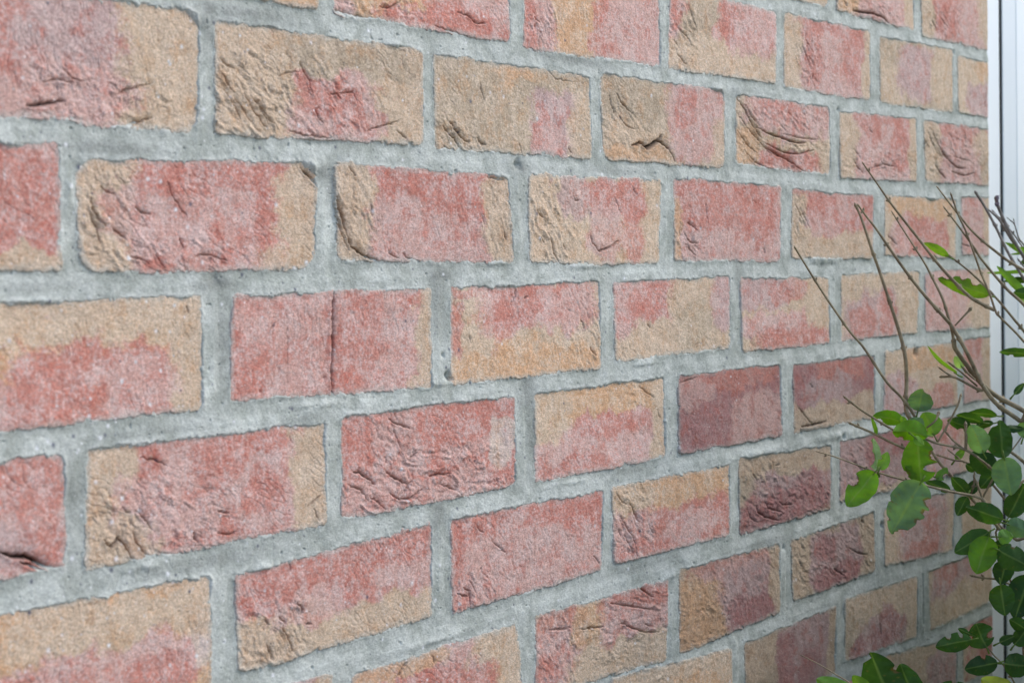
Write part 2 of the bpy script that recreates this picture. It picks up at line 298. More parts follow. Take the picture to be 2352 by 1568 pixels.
# folds and cracks in the brick faces, in photo positions: (half width mm, depth mm, points)
CR = [
(1.7,2.4,'62,243 100,240 150,231'),(1.3,1.6,'275,305 300,287 350,271'),(1,1,'268,216 300,205 352,190'),(1,1.1,'100,190 130,183 170,190'),(.8,1,'140,150 165,180 200,190'),
(1.2,2.2,'511,171 522,190 531,206'),(1.2,2.4,'560,215 580,250 596,272 612,297'),(.9,1.8,'575,218 600,250 618,290'),(.9,1.6,'536,222 560,255 580,285'),(.8,1.5,'515,205 540,245 552,275'),(.9,1.4,'505,135 522,150 540,158'),(.8,1.4,'592,230 610,262 640,300'),
(1.1,2.2,'689,144 699,168 709,181 716,212'),(1.1,1.9,'722,250 730,268 740,283'),(.9,1.5,'755,214 775,218 781,229'),(1,1.7,'781,215 808,212 816,224 820,240'),(.9,1.5,'841,302 882,289 915,279'),(1,1.5,'909,299 932,319'),(.7,1.1,'640,175 665,168 686,164'),(.9,1.2,'660,300 700,312 760,318'),
(1,1.8,'1102,190 1107,212 1112,232'),(1.4,2.6,'1033,279 1047,300 1060,316 1077,328'),(1.2,2.2,'1016,289 1032,308 1046,323 1060,349'),(1.4,1.7,'1097,316 1105,330 1117,333'),(.9,1.4,'1191,329 1198,353'),(1.1,1.6,'1305,338 1312,353'),(.7,.9,'1250,150 1275,182 1320,190'),
(2.1,4.2,'1450,335 1473,329 1487,341 1513,323 1537,343 1551,372'),(1.1,2,'1416,215 1426,235 1453,262'),(1,1.6,'1399,218 1403,240 1413,269'),(.9,1.3,'1420,265 1440,290 1460,298'),(1.3,2,'1513,323 1522,310'),
(1.6,3.6,'1691,225 1710,250 1722,275 1737,300 1752,319'),(1.5,3.2,'1737,292 1764,306 1794,316 1827,328 1850,330'),(1.2,2.6,'1750,325 1780,340 1800,350 1835,355 1874,345'),(1.4,3,'1752,335 1780,352 1814,370 1848,396'),(1,2,'1695,262 1715,292 1742,322 1765,350 1790,362'),(1,2,'1693,300 1715,330 1740,352'),(.9,1.8,'1800,308 1840,318 1880,322'),(.9,1.8,'1710,345 1735,372 1760,388'),(1.1,2.2,'1712,240 1728,270 1745,290'),
(1.2,2.2,'1957,363 1966,382 1982,400'),(1.1,2,'1995,292 1999,302 2005,306'),(1,1.8,'2000,388 2030,378 2060,385'),(.9,1.5,'1960,340 1975,365'),
(1.5,3.2,'2122,318 2133,340'),(2,4,'2140,300 2152,326 2163,349 2184,373 2200,386 2217,388'),(1.8,3.6,'2147,378 2160,398 2173,413'),(1.2,2,'2130,300 2142,330 2158,362'),(1.1,2,'2185,395 2215,405 2240,398'),(.9,1.5,'2190,360 2230,372'),
(1.6,4,'770,26 788,33 848,50 909,60'),(1.1,2,'1050,28 1077,37 1093,54 1114,55'),(1,1.6,'872,17 899,18 922,3'),(1.1,1.5,'1000,60 1040,75 1068,88'),(1,1.7,'1235,60 1240,72 1246,86'),(.8,1.3,'1228,40 1240,52'),(.9,1.4,'1250,58 1254,80'),
(1,2,'1562,71 1574,82 1583,96'),(1.1,2,'1556,125 1568,140 1577,150'),(.9,1.8,'1548,90 1560,112'),(1,1.6,'1580,10 1590,40 1600,70'),(1.4,2.8,'1866,170 1868,183'),(.9,1.8,'1842,105 1854,135 1862,160'),(.9,1.6,'1850,90 1866,120'),(.8,1.4,'1858,130 1868,150'),
(1.3,2.6,'1934,-3 1940,8 1946,18'),(1.8,3.8,'1960,24 1972,28 2009,32 2030,42 2044,58'),(1.2,2,'2140,48 2150,66'),(1.2,2,'2160,42 2176,64'),(1.6,3,'2264,212 2261,250'),
(1.2,2,'208,452 213,478 226,500 244,520'),(1,1.5,'384,415 396,450 413,475 431,499'),(1,1.6,'232,430 248,440 264,445'),(1.2,1.9,'255,521 275,536 290,550'),(1,1.6,'360,585 368,602 381,616'),(.9,1.4,'413,546 423,572'),(1.6,3,'690,388 712,405 727,428'),(1.1,1.7,'200,480 222,520 228,560'),(.8,1.4,'300,590 330,596 345,608'),(1,1.5,'310,475 330,490 345,492'),(.9,1.3,'450,590 480,585 520,600'),
(2.4,5,'773,452 777,480 787,510 796,540'),(1.5,3.4,'796,540 806,566 838,588 866,601'),(1.1,2,'772,500 782,535 800,575'),(1,1.6,'892,576 902,588 916,596'),(1,1.5,'925,582 936,594 957,598'),(1,1.7,'798,383 806,392 815,404'),(2,2.6,'1158,535 1162,550'),(1,1.5,'850,470 853,500'),(1.1,1.8,'1120,408 1140,412 1158,413'),
(1.1,1.9,'1231,480 1240,494 1250,500'),(1.2,2.2,'1259,535 1268,560 1272,580 1284,604'),(1.2,2.2,'1355,540 1362,560 1376,577 1398,570 1419,554'),(1,1.6,'1315,452 1322,462 1331,460'),(.9,1.4,'1240,540 1250,560'),(.9,1.3,'1450,430 1460,448'),(.8,1.2,'1410,455 1425,490'),(1.1,1.7,'1292,560 1300,575'),
(1,1.5,'1620,465 1622,490 1626,516'),(1,1.7,'1579,511 1590,518 1600,528'),(1.3,1.9,'1570,535 1585,556 1605,560'),(1.5,2.4,'1754,570 1757,584'),(1,1.6,'1575,560 1600,590'),
(1.1,1.9,'1824,462 1836,490 1848,520'),(1,1.6,'1838,480 1852,510 1860,530'),(1.5,2.5,'2038,541 2049,552 2059,563'),(.9,1.3,'2060,500 2070,530'),
(1.1,1.7,'2210,562 2230,568'),(1,1.2,'425,650 436,657'),(1,1.2,'428,700 432,720'),
(2.0,3.2,'766,664 763,700 765,750 765,800 762,850 763,908'),(.5,.4,'658,720 662,790 661,890'),(1,1.1,'620,760 635,742'),
(1,1.7,'1184,661 1186,682 1181,695'),(1,1.5,'1335,732 1345,760'),(1.2,2,'1355,796 1361,808 1369,817'),(1,1.3,'1205,690 1215,680'),(1.6,2,'1487,745 1494,752'),(.8,1.2,'1078,770 1082,790'),
(1.9,3.6,'-5,1266 27,1277 62,1278 101,1297 134,1317'),(1.4,2.6,'45,1290 75,1300 98,1314'),(1.1,1.7,'312,1172 325,1184 339,1196 349,1216'),(1.2,2,'306,1221 312,1238 319,1253 336,1273'),(1.4,2.4,'238,1240 255,1256 275,1236 288,1254 296,1270 304,1285'),(1.6,3,'447,1222 448,1234 455,1245'),(1,1.4,'326,1051 360,1058 383,1068'),(.9,1.3,'719,1169 726,1182 732,1196'),(1,1.4,'500,1172 525,1180'),(.9,1.3,'280,1165 300,1180'),(1,1.4,'500,1225 530,1228 545,1218'),(.8,1.2,'705,1165 735,1140'),
(1.4,2.6,'811,1085 828,1086 841,1093 852,1104 863,1113'),(1.2,2.1,'888,1084 910,1098 937,1113'),(1.2,2,'986,1095 1010,1089 1036,1088'),(1.2,2,'895,1132 915,1146 942,1146 969,1125'),(1,1.6,'1009,1112 1030,1118 1050,1125'),(1.1,1.7,'895,964 916,975 942,984'),(1,1.6,'905,985 915,1010 928,1045'),(1,1.6,'800,1115 830,1125 845,1150'),(.9,1.3,'1138,1098 1142,1112'),(1,1.6,'850,1140 870,1152 884,1170'),(1,1.4,'940,1060 960,1040'),(.9,1.5,'925,1135 950,1100'),
(1,1.4,'1470,887 1485,900 1503,913'),(.9,1.4,'1510,940 1517,962'),(.9,1.2,'1560,880 1600,868'),
(1.2,2,'1831,932 1846,951 1866,974'),(1.4,3,'1843,981 1870,976 1896,969'),(1,1.4,'1860,880 1866,890'),
(1.2,2.2,'679,1386 690,1392 693,1400 690,1412'),(1,1.6,'640,1415 655,1432'),(1.1,1.9,'645,1443 658,1458 665,1475 669,1496'),(1,1.6,'610,1478 620,1500 625,1516'),(.9,1.5,'605,1420 616,1434'),(1,1.6,'660,1288 665,1298 667,1311'),(.9,1.2,'700,1430 715,1433'),
(1.1,1.6,'1093,1203 1100,1216 1111,1223'),(.9,1.2,'1130,1243 1150,1258 1164,1274'),(1.1,1.9,'1063,1347 1077,1357 1080,1398'),(1,1.6,'1077,1330 1085,1345 1094,1362'),(1,1.5,'1362,1277 1370,1283 1376,1293'),(.8,1.2,'1075,1370 1050,1362'),
(1.5,2.8,'1446,1156 1456,1175 1467,1198'),(1.1,2,'1423,1186 1438,1210 1453,1233 1459,1255 1461,1278'),(1.1,2,'1432,1225 1445,1250 1455,1275'),(1,1.7,'1412,1130 1425,1150 1440,1160'),(.9,1.5,'1418,1210 1425,1230'),(1,1.5,'1490,1210 1500,1225'),
(1.3,2.2,'1735,1160 1742,1178 1764,1189 1790,1196'),(1,1.8,'1755,1150 1765,1168 1785,1172 1800,1180'),(1.1,1.8,'1715,1170 1725,1190 1740,1200'),(.9,1.5,'1785,1150 1800,1160 1820,1158'),(1,1.8,'1782,1070 1792,1066'),(1,1.6,'1730,1085 1740,1105'),
(1.4,2.4,'1463,1342 1478,1358 1499,1372'),(1.2,2,'1426,1431 1450,1441 1480,1451 1513,1451'),(1,1.6,'1335,1445 1360,1442 1386,1438'),(1.1,1.6,'1262,1446 1290,1445 1310,1440'),(1,1.6,'1400,1385 1450,1392 1500,1400'),(.9,1.3,'1480,1432 1500,1440'),
(1.1,1.8,'1948,1258 1972,1270 1995,1275'),(1.7,3,'1980,1194 1984,1203'),(1.4,2,'1915,1305 1925,1312'),(1.2,1.8,'1835,1290 1840,1300'),(1,1.5,'1915,1308 1940,1322'),
(1,1.5,'909,1559 920,1540 933,1519'),(1,1.4,'992,1505 996,1520'),(1.3,1.8,'2020,1428 2024,1460'),(1,1.5,'2000,1080 2015,1110'),(1,1.7,'2052,1135 2060,1120'),(.9,1.3,'1962,1060 1990,1090'),
]
# rough, folded zones (photo rectangle, strength mm, fold direction degrees)
RF = [(498,130,640,325,1.5,55),(640,140,830,325,1.0,60),(1000,270,1090,350,1.5,50),(1380,230,1480,360,.9,50),(1690,240,1900,400,1.0,38),(1935,350,2095,412,1.1,30),(2122,290,2260,415,1.2,45),
(1205,10,1290,110,1.1,75),(1540,20,1600,150,1.2,60),(1835,80,1890,190,1.2,70),(186,390,290,620,1.1,62),(280,540,560,625,.9,50),(772,400,850,605,1.1,65),(1100,430,1175,600,.9,80),(1215,410,1310,602,1.3,70),(1552,500,1620,595,1.0,60),(1825,450,1865,590,.9,65),
(205,1120,420,1290,1.1,60),(785,1070,1180,1185,1.3,15),(860,950,960,1060,1.0,55),(545,1400,700,1540,1.1,55),(1405,1130,1500,1285,1.2,62),(1700,1120,1900,1225,1.3,35),(1705,1060,1780,1120,1,60),(1935,1040,2050,1150,1.2,40),(1240,1350,1320,1590,1.1,75),(1330,1350,1530,1460,1.0,15),(1590,1260,1780,1390,.8,70),(1820,1190,2000,1370,1.1,50),(1310,680,1380,840,.9,75),(400,1090,560,1260,.7,40),(1045,1320,1130,1400,1.0,70),(60,100,280,280,.7,60),(60,200,450,300,1.0,-22),(1410,880,1520,920,.7,30),(1400,1420,1680,1520,.8,20),(780,0,1000,90,1.0,20),(1925,0,2060,60,1.1,40),(2125,10,2200,80,1.1,50),(1950,1140,2090,1160,1,30)]
# mortar smeared over brick arrises, photo ellipse (x, y, rx, ry, mm)
SM = [(410,1352,75,20,3.5),(250,1385,60,12,2.2),(433,38,36,22,3.2),(712,378,28,20,3),(560,1598,60,10,2),(1885,597,40,10,3),(800,108,14,14,2.5),(270,20,90,14,3),(30,335,26,12,2.5),(470,1235,40,14,2.4),(330,1300,70,12,2),(160,440,10,40,1.6),
      (1350,612,40,8,2),(1010,880,20,8,2),(1140,604,30,8,2.2),(1500,420,20,8,2.4),(1560,400,8,14,2),(910,105,20,8,1.8),(1650,205,16,10,2.5),(1130,1190,60,10,1.6),(1060,1182,26,14,2.6),(1540,1320,14,12,2),(2140,457,14,10,2.6),(1590,590,30,8,1.6),(620,1300,40,10,1.8),(90,690,80,8,1.8),(720,930,60,9,1.8),(1480,835,30,7,2),
      (840,1535,24,8,1.8),(1740,1040,50,8,1.8),(1000,1470,60,8,1.8),(1300,1110,50,7,1.8),(1920,1000,40,10,2.4),(2060,1440,30,8,1.6),(620,470,6,20,0)]
# holes and pits in the mortar (x, y, r mm, depth mm)
PT = [(2103,811,5,8),(1030,862,2.6,5),(1037,870,2,4),(495,640,4,1.5),(2158,1128,3,4),(1018,815,2,2),(1190,377,4,4),(1925,252,2.5,3),(1610,385,2,2.5),(1230,60,2,3),(1700,225,1.6,3),(2192,120,3,3),(745,870,2,2),(2010,380,2.5,3),(1842,990,3,4),(1905,985,3,3),(2028,1205,3,5),(1800,1258,3,3),(1045,395,1.5,2),(600,900,2,2),(2060,1000,3,3),(1938,1003,3,4),(1632,1455,2,2.5)]

# patches of the pointing that are darker or paler than the rest, photo ellipses (x, y, rx, ry, factor)
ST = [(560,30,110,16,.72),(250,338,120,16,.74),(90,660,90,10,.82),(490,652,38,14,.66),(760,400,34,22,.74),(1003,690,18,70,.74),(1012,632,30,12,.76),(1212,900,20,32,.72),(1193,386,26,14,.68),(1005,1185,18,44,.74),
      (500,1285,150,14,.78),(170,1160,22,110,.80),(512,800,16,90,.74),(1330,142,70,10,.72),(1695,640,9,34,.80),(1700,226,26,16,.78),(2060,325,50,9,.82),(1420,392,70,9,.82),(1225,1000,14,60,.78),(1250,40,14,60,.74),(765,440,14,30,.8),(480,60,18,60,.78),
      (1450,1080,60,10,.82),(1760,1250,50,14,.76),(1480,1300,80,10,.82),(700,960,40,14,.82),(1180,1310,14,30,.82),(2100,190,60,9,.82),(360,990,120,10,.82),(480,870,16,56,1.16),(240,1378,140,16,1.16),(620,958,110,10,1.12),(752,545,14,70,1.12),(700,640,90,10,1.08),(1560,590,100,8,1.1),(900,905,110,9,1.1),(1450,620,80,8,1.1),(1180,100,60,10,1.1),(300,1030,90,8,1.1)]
def build_wall():
    # ---- sheet of sample columns (X) and rows (spread like the view so detail is even)
    fx = lambda sx: onwall(sx, H / 2)[0]
    px = np.arange(-60, 2290, 1.62)
    Xc = np.array([fx(s) for s in px])
    Xc = Xc[Xc < -0.0052]
    lead = [Xc[0]]; st = 0.0012
    while lead[-1] > -2.75: lead.append(lead[-1] - st); st = min(st * 1.045, 0.012)
    RAD = 0.005
    ret = np.arange(-RAD, 0.118, 0.0011)
    U = np.concatenate([np.array(lead[1:])[::-1], Xc, ret])
    depth = np.maximum(T[2] + R[2, 0] * U, 0.86)
    yc = np.array([onwall(W/2, H/2)[1]]*len(U))
    # centre row of the view for every column
    for i, u in enumerate(U):
        # y where the image row H/2 meets column u
        a = CAM; b = R
        # solve (R row1).(X-C)=0 for Y
        dx = min(max(u, -1.9), 0.05) - a[0]; dz = -a[2]
        yc[i] = a[1] - (b[1, 0] * dx + b[1, 2] * dz) / b[1, 1]
    nj = int(H / 2 / 1.62) + 12
    js = np.arange(-nj, nj + 1)
    pix = 1.62 / F * depth
    ext = []; a = 0; st = 1.0
    while len(ext) < 190: a += st; st = min(st * 1.03, 14.0); ext.append(a)
    ext = np.array(ext)
    rows = np.concatenate([-(nj + ext[::-1]), js, nj + ext]).astype(float)
    XX = np.repeat(U[:, None], len(rows), 1)
    YY = yc[:, None] + rows[None, :] * pix[:, None]
    YY = np.clip(YY, -1.02, Z0)
    nC, nR = XX.shape
    x = XX; y = YY
    # ---- noise fields shared
    wx = fbm(x, y, .03, 2, 10) * .0009 + fbm(x, y, .013, 3, 11) * .0011 + fbm(x, y, .0030, 3, 12) * .0008
    wy = fbm(x, y, .035, 2, 20) * .0014 + fbm(x, y, .013, 3, 21) * .0013 + fbm(x, y, .0030, 3, 22) * .0010
    xe, ye = x + wx, y + wy
    D = np.full(x.shape, -.05); S = np.zeros(x.shape); Tt = np.zeros(x.shape); BID = np.full(x.shape, -1, int)
    num = np.full(x.shape, 1e-9 * -2.4); den = np.full(x.shape, 1e-9)
    # ---- bricks
    meas = {(b[0], b[1]): b[2:] for b in BR}
    bricks = []
    for r in range(-12, 19):
        k = 0
        odd = (r % 2 == 0)
        cs = ([-.25] + [-1.0 - i for i in range(12)]) if odd else [-.5 - i for i in range(12)]
        for uc in cs:
            half = .25 if uc == -.25 else .5
            q = meas.get((r, uc))
            jr = rng.normal(0, .0008, 8)
            c = []
            for kk, (su, sv_) in enumerate(((-1, -1), (1, -1), (1, 1), (-1, 1))):
                end = su == 1 and uc + half > -.01
                X_ = (uc + su * half) * L + (0 if end else -su * JU)
                Y_ = (r + .5 + sv_ * .5) * HC - sv_ * JV
                if q and q[kk] is not None:
                    p = onwall(*q[kk]); X_, Y_ = p[0], p[1]
                else: X_ += jr[kk] ; Y_ += jr[kk + 4]
                c.append([X_, Y_])
            e = 0.0
            if uc + half > -.01:
                e = float(np.clip((c[1][0] + c[2][0]) / 2, -.003, .006)) if q else rng.normal(0, .001)
                c[1][0] = .16; c[2][0] = .16
            bricks.append((r, uc, np.array(c), e))
    info = []; RK = rng.random(len(bricks))
    for bi, (r, uc, c, e) in enumerate(bricks):
        x0, x1 = c[:, 0].min() - .014, c[:, 0].max() + .014
        i0, i1 = np.searchsorted(U, [x0, x1])
        if i1 <= i0: continue
        ys = y[i0:i1]; y0, y1 = c[:, 1].min() - .014, c[:, 1].max() + .014
        ii, jj = np.nonzero((ys > y0) & (ys < y1)); ii = ii + i0
        if len(ii) == 0: continue
        X_, Y_ = xe[ii, jj], ye[ii, jj]
        ds = []
        for k in range(4):
            p, q = c[k], c[(k + 1) % 4]
            t = (q - p) / np.linalg.norm(q - p)
            ds.append((X_ - p[0]) * -t[1] + (Y_ - p[1]) * t[0])     # positive inside
        dT, dR, dB, dL = ds
        rk = {(2, -6): .015, (1, -3.5): .010, (1, -6.5): .013}.get((r, uc), .002 + .004 * RK[bi])
        dm = np.minimum(np.minimum(dT, dB), np.minimum(dL, dR))
        dh = np.minimum(dL, dR); dv = np.minimum(dT, dB)
        a_, b_ = np.clip(rk - dh, 0, None), np.clip(rk - dv, 0, None)
        corner = rk - np.sqrt(a_ ** 2 + b_ ** 2)
        d = np.where((dh < rk) & (dv < rk), corner, dm)
        s_ = dL / (dL + dR + 1e-9); t_ = dT / (dT + dB + 1e-9)
        hp = 1.0
        # joint profile: proud above a brick's top arris, set back below its bottom arris
        for dd, hh, oth in ((dT, .1, dh), (dB, -1.05, dh), (dL, -.95, dv), (dR, -.1, dv)):
            w = np.exp(-np.sqrt(dd ** 2 + np.clip(-oth, 0, None) ** 2) / .0030) + 1e-9
            num[ii, jj] += w * hh; den[ii, jj] += w
        better = d > D[ii, jj]
        ib, jb = ii[better], jj[better]
        D[ib, jb] = d[better]; S[ib, jb] = s_[better]; Tt[ib, jb] = t_[better]; BID[ib, jb] = bi
        info.append(bi)
    HM = num / den
    # chipped arrises: the mortar runs into the nicks
    chip = sstep(.30, .62, fbm(x, y, .010, 3, 24, .6)) * 2.8 + sstep(.35, .7, fbm(x, y, .0045, 2, 25)) * 1.2
    D = np.where(D > -.02, D + .0006 - chip * .001 * np.exp(-np.clip(D, 0, None) / .0035), D)
    dmm = D * 1000
    # ---- folds and zones
    crease = np.zeros(x.shape); CRK = np.zeros(x.shape); DP = np.zeros(x.shape)
    wob = fbm(x, y, .004, 2, 31) * .0010; wob2 = fbm(x, y, .004, 2, 35) * .0010
    def local(X0, X1, Y0, Y1):
        i0, i1 = np.searchsorted(U, [X0, X1]); ys = y[i0:i1]
        ii, jj = np.nonzero((ys > Y0) & (ys < Y1)); return ii + i0, jj
    for hw, dep, pts in CR:
        P = np.array([onwall(*map(float, p.split(',')))[:2] for p in pts.split()])
        pad = .012
        ii, jj = local(P[:, 0].min() - pad, P[:, 0].max() + pad, P[:, 1].min() - pad, P[:, 1].max() + pad)
        if len(ii) == 0: continue
        X_, Y_ = x[ii, jj] + wob[ii, jj], y[ii, jj] + wob2[ii, jj]
        best = np.full(len(ii), 1.0); par = np.zeros(len(ii)); side = np.zeros(len(ii))
        n = len(P) - 1
        for k in range(n):
            a, b = P[k], P[k + 1]; v = b - a; L2 = v @ v
            t = np.clip(((X_ - a[0]) * v[0] + (Y_ - a[1]) * v[1]) / L2, 0, 1)
            ex, ey = X_ - a[0] - t * v[0], Y_ - a[1] - t * v[1]
            dd = np.sqrt(ex * ex + ey * ey)
            sg = np.sign(v[0] * ey - v[1] * ex)
            m_ = dd < best
            best[m_] = dd[m_]; par[m_] = (k + t[m_]) / n; side[m_] = sg[m_]
        dd = best * 1000
        taper = .35 + .65 * np.sin(np.pi * np.clip(par, .02, .98)) ** .6
        wv = hw * taper * .66
        cut = np.exp(-(dd / wv) ** 2) * dep * taper * 1.7
        lip = np.exp(-(dd / (wv * 3.2)) ** 2) * dep * .38 * side * taper    # one side stands proud of the other
        crease[ii, jj] += lip - cut
        CRK[ii, jj] = np.maximum(CRK[ii, jj], np.exp(-(dd / wv) ** 2) * taper)
        DP[ii, jj] = np.maximum(DP[ii, jj], np.exp(-(dd / (wv * (1.25 if dep > 3.3 else .85))) ** 2) * taper * min(1, max(0, dep - 1.6) / 1.6))
    rough = np.zeros(x.shape)
    for (X0, Y0, X1, Y1, amp, ang) in RF:
        c = np.array([onwall(*p)[:2] for p in ((X0, Y0), (X1, Y0), (X1, Y1), (X0, Y1))])
        cx, cy = c.mean(0); hx = (c[:, 0].max() - c[:, 0].min()) / 2; hy = (c[:, 1].max() - c[:, 1].min()) / 2
        ii, jj = local(cx - hx * 1.3, cx + hx * 1.3, cy - hy * 1.3, cy + hy * 1.3)
        if len(ii) == 0: continue
        X_, Y_ = x[ii, jj], y[ii, jj]
        mk = sstep(1.25, .7, np.sqrt(((X_ - cx) / hx) ** 2 + ((Y_ - cy) / hy) ** 2) * .85 + .25 * wob[ii, jj] * 1000)
        # angle is as seen; the wall is foreshortened, so steepen less
        th = math.atan2(math.sin(math.radians(ang)), math.cos(math.radians(ang)) * 2.0)
        a1 = (X_ * math.cos(th) + Y_ * math.sin(th)); a2 = (-X_ * math.sin(th) + Y_ * math.cos(th))
        wv = fbm(X_, Y_, .02, 2, 41) * .006
        nz = perlin(a1 / .016, (a2 + wv) / .0042, 43)
        rd = 1 - np.abs(nz) * 2.2
        nz2 = perlin(a1 / .008, (a2 + wv) / .0022, 47)
        br = fbm(X_, Y_, .007, 3, 48, .6)
        v = nz * 1.9 + .9 * br + .25 * nz2
        fl = np.floor(v); fr = v - fl
        step = fl + sstep(.0, .16, fr) ** .8 + .25 * (fr - .5)
        gate = sstep(-.15, .35, fbm(X_, Y_, .014, 2, 49))
        rough[ii, jj] += mk * amp * (.42 * step * (.35 + .65 * gate) + .22 * br)
        CRK[ii, jj] = np.maximum(CRK[ii, jj], mk * gate * sstep(.14, .02, np.abs(fr - .03)) * .75 * min(1, amp))
    # every brick gets a little of the same folding, in its own direction
    bh = rng.random((len(bricks), 8))
    bidc = np.clip(BID, 0, None)
    soft = fbm(x, y, .05, 2, 51) * .9
    b_mid = fbm(x, y, .009, 3, 53)
    b_fine = fbm(x, y, .0028, 2, 57)
    th = (bh[bidc, 0] * 1.2 + .5)
    a1 = x * np.cos(th) + y * np.sin(th); a2 = -x * np.sin(th) + y * np.cos(th)
    nzz = perlin(a1 / .02, (a2 + fbm(x, y, .02, 2, 61) * .004) / .0055, 63)
    zone = sstep(.12, .55, fbm(x, y, .038, 2, 65) + bh[bidc, 1] * .3)
    slot = sstep(.16, .0, np.abs(nzz)) * zone
    # ---- heights (mm)
    tilt = (bh[bidc, 2] - .5) * 1.6 * (S - .5) + (bh[bidc, 3] - .5) * 1.4 * (Tt - .5) + (bh[bidc, 4] - .5) * 1.0
    face = soft * .8 + b_mid * .34 + b_fine * .17 + rough + crease + tilt - slot * .35
    edge = -np.clip(1.6 - dmm, 0, None) ** 2 * .05
    hb = np.where(dmm > 0, face + edge, face * .7 - .13 + dmm * 1.8)
    mfine = fbm(x, y, .0026, 2, 71); mmid = fbm(x, y, .012, 3, 73); mlow = fbm(x, y, .045, 2, 77)
    hm = HM + .75 * mlow + .34 * mmid + .13 * mfine + .2 + .5 * np.exp(-(dmm / 1.6) ** 2) * sstep(-.6, .5, mmid)
    hm = hm - sstep(.62, .9, fbm(x, y, .0055, 2, 79)) * 1.0          # small voids
    for (X0, Y0, rx_, ry_, amt) in SM:
        c = onwall(X0, Y0); ax = abs(onwall(X0 + rx_, Y0)[0] - c[0]); ay = abs(onwall(X0, Y0 + ry_)[1] - c[1])
        ii, jj = local(c[0] - 2 * ax, c[0] + 2 * ax, c[1] - 2 * ay, c[1] + 2 * ay)
        q = ((x[ii, jj] - c[0]) / ax) ** 2 + ((y[ii, jj] - c[1]) / ay) ** 2
        hm[ii, jj] += amt * np.exp(-q * 1.1) * (.75 + .5 * mmid[ii, jj])
    for (X0, Y0, rr, dep) in PT:
        c = onwall(X0, Y0); rr = rr / 1000 * 1.1
        ii, jj = local(c[0] - 3 * rr, c[0] + 3 * rr, c[1] - 3 * rr, c[1] + 3 * rr)
        q = ((x[ii, jj] - c[0] + wob[ii, jj]) ** 2 + (y[ii, jj] - c[1] + wob2[ii, jj]) ** 2) / rr ** 2
        hm[ii, jj] -= dep * np.exp(-q * 1.3)
        hb[ii, jj] -= dep * .6 * np.exp(-q * 1.3)
    hm = hm - np.clip(dmm - .9, 0, None) * .9
    # ---- wrap the sheet round the end of the wall
    eoff = np.zeros(x.shape)
    ev = np.array([b[3] for b in bricks]) * 1000
    eoff = np.where(BID >= 0, ev[bidc], 0.0)
    u1 = -RAD + RAD * math.pi / 2
    tha = np.clip((U + RAD) / RAD, 0, math.pi / 2)
    bx = np.where(U < -RAD, U, -RAD + RAD * np.sin(tha))
    bz = np.where(U < -RAD, 0.0, RAD - RAD * np.cos(tha) + np.clip(U - u1, 0, None))
    nx, nz_ = np.sin(tha), -np.cos(tha)
    def surf(h):
        hh = (h + eoff * (tha / (math.pi / 2))[:, None]) / 1000
        P = np.stack([bx[:, None] + nx[:, None] * hh, y, bz[:, None] + nz_[:, None] * hh], -1)
        return w2b(P).reshape(-1, 3)
    idx = np.arange(nC * nR).reshape(nC, nR)
    quads = np.stack([idx[:-1, :-1], idx[:-1, 1:], idx[1:, 1:], idx[1:, :-1]], -1).reshape(-1, 4)
    yr = y.ravel(); q_ok = (np.abs(yr[quads[:, 0]] - yr[quads[:, 1]]) > 1e-5)
    def take(h, keep, cols, name, mat, par):
        q = quads[keep & q_ok]
        used = np.zeros(nC * nR, bool); used[q.ravel()] = True
        remap = np.cumsum(used) - 1
        V = surf(h)[used]
        return mesh_obj(name, V, remap[q], mat, par, True, {'tone': cols.reshape(-1, 3)[used]})
    # ---- brick tones
    ws = x + fbm(x, y, .05, 2, 80) * .010 + fbm(x, y, .022, 3, 81) * .010 + fbm(x, y, .005, 2, 82) * .0022
    wt = y + fbm(x, y, .05, 2, 84) * .008 + fbm(x, y, .022, 3, 85) * .009 + fbm(x, y, .005, 2, 86) * .0022
    col = np.zeros(x.shape + (3,), np.float64)
    order = np.argsort(BID.ravel(), kind='stable'); sb = BID.ravel()[order]
    starts = np.searchsorted(sb, np.arange(len(bricks))); ends = np.searchsorted(sb, np.arange(len(bricks)), 'right')
    colf = col.reshape(-1, 3); wsf = (ws - x).ravel(); wtf = (wt - y).ravel(); Sf = S.ravel(); Tf = Tt.ravel()
    redness = np.zeros(len(colf))
    nzm = (fbm(x, y, .0030, 2, 87) + .7 * fbm(x, y, .009, 2, 88)).ravel()
    rr = random.Random(3)
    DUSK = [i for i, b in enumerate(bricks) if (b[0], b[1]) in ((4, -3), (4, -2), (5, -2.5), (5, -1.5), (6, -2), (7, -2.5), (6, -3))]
    for bi, (r, uc, c, e) in enumerate(bricks):
        k = order[starts[bi]:ends[bi]]
        if len(k) == 0: continue
        ln = (0 if uc > -.6 and uc + .5 > -.01 else 0); wlen = (min(c[1][0], .0) - c[0][0]) ; hgt = c[2][1] - c[1][1]
        full = (c[1][0] - c[0][0])
        s_ = Sf[k] * full / wlen + wsf[k] / wlen; t_ = Tf[k] + wtf[k] / hgt
        spec = CS.get((r, uc))
        if spec is None:
            a = rr.choice('pprrb'); b = 'b' if a != 'b' else 'p'
            s0 = rr.uniform(.1, .5); s1 = s0 + rr.uniform(.2, .6); t0 = rr.choice([-.1, .3, .5])
            spec = '%s %s:%.2f,%.2f,%.2f,%.2f b:-.1,-.1,%.2f,1.1 b:%.2f,-.1,1.1,1.1' % (a, b, s0, t0, s1, t0 + rr.uniform(.5, .9), rr.uniform(-.05, .18), rr.uniform(.82, 1.1))
        toks = spec.split()
        cc = np.repeat(PALL[toks[0]][None], len(k), 0)
        rd = np.full(len(k), 1.0 if toks[0] in 'rdpm' else 0.0)
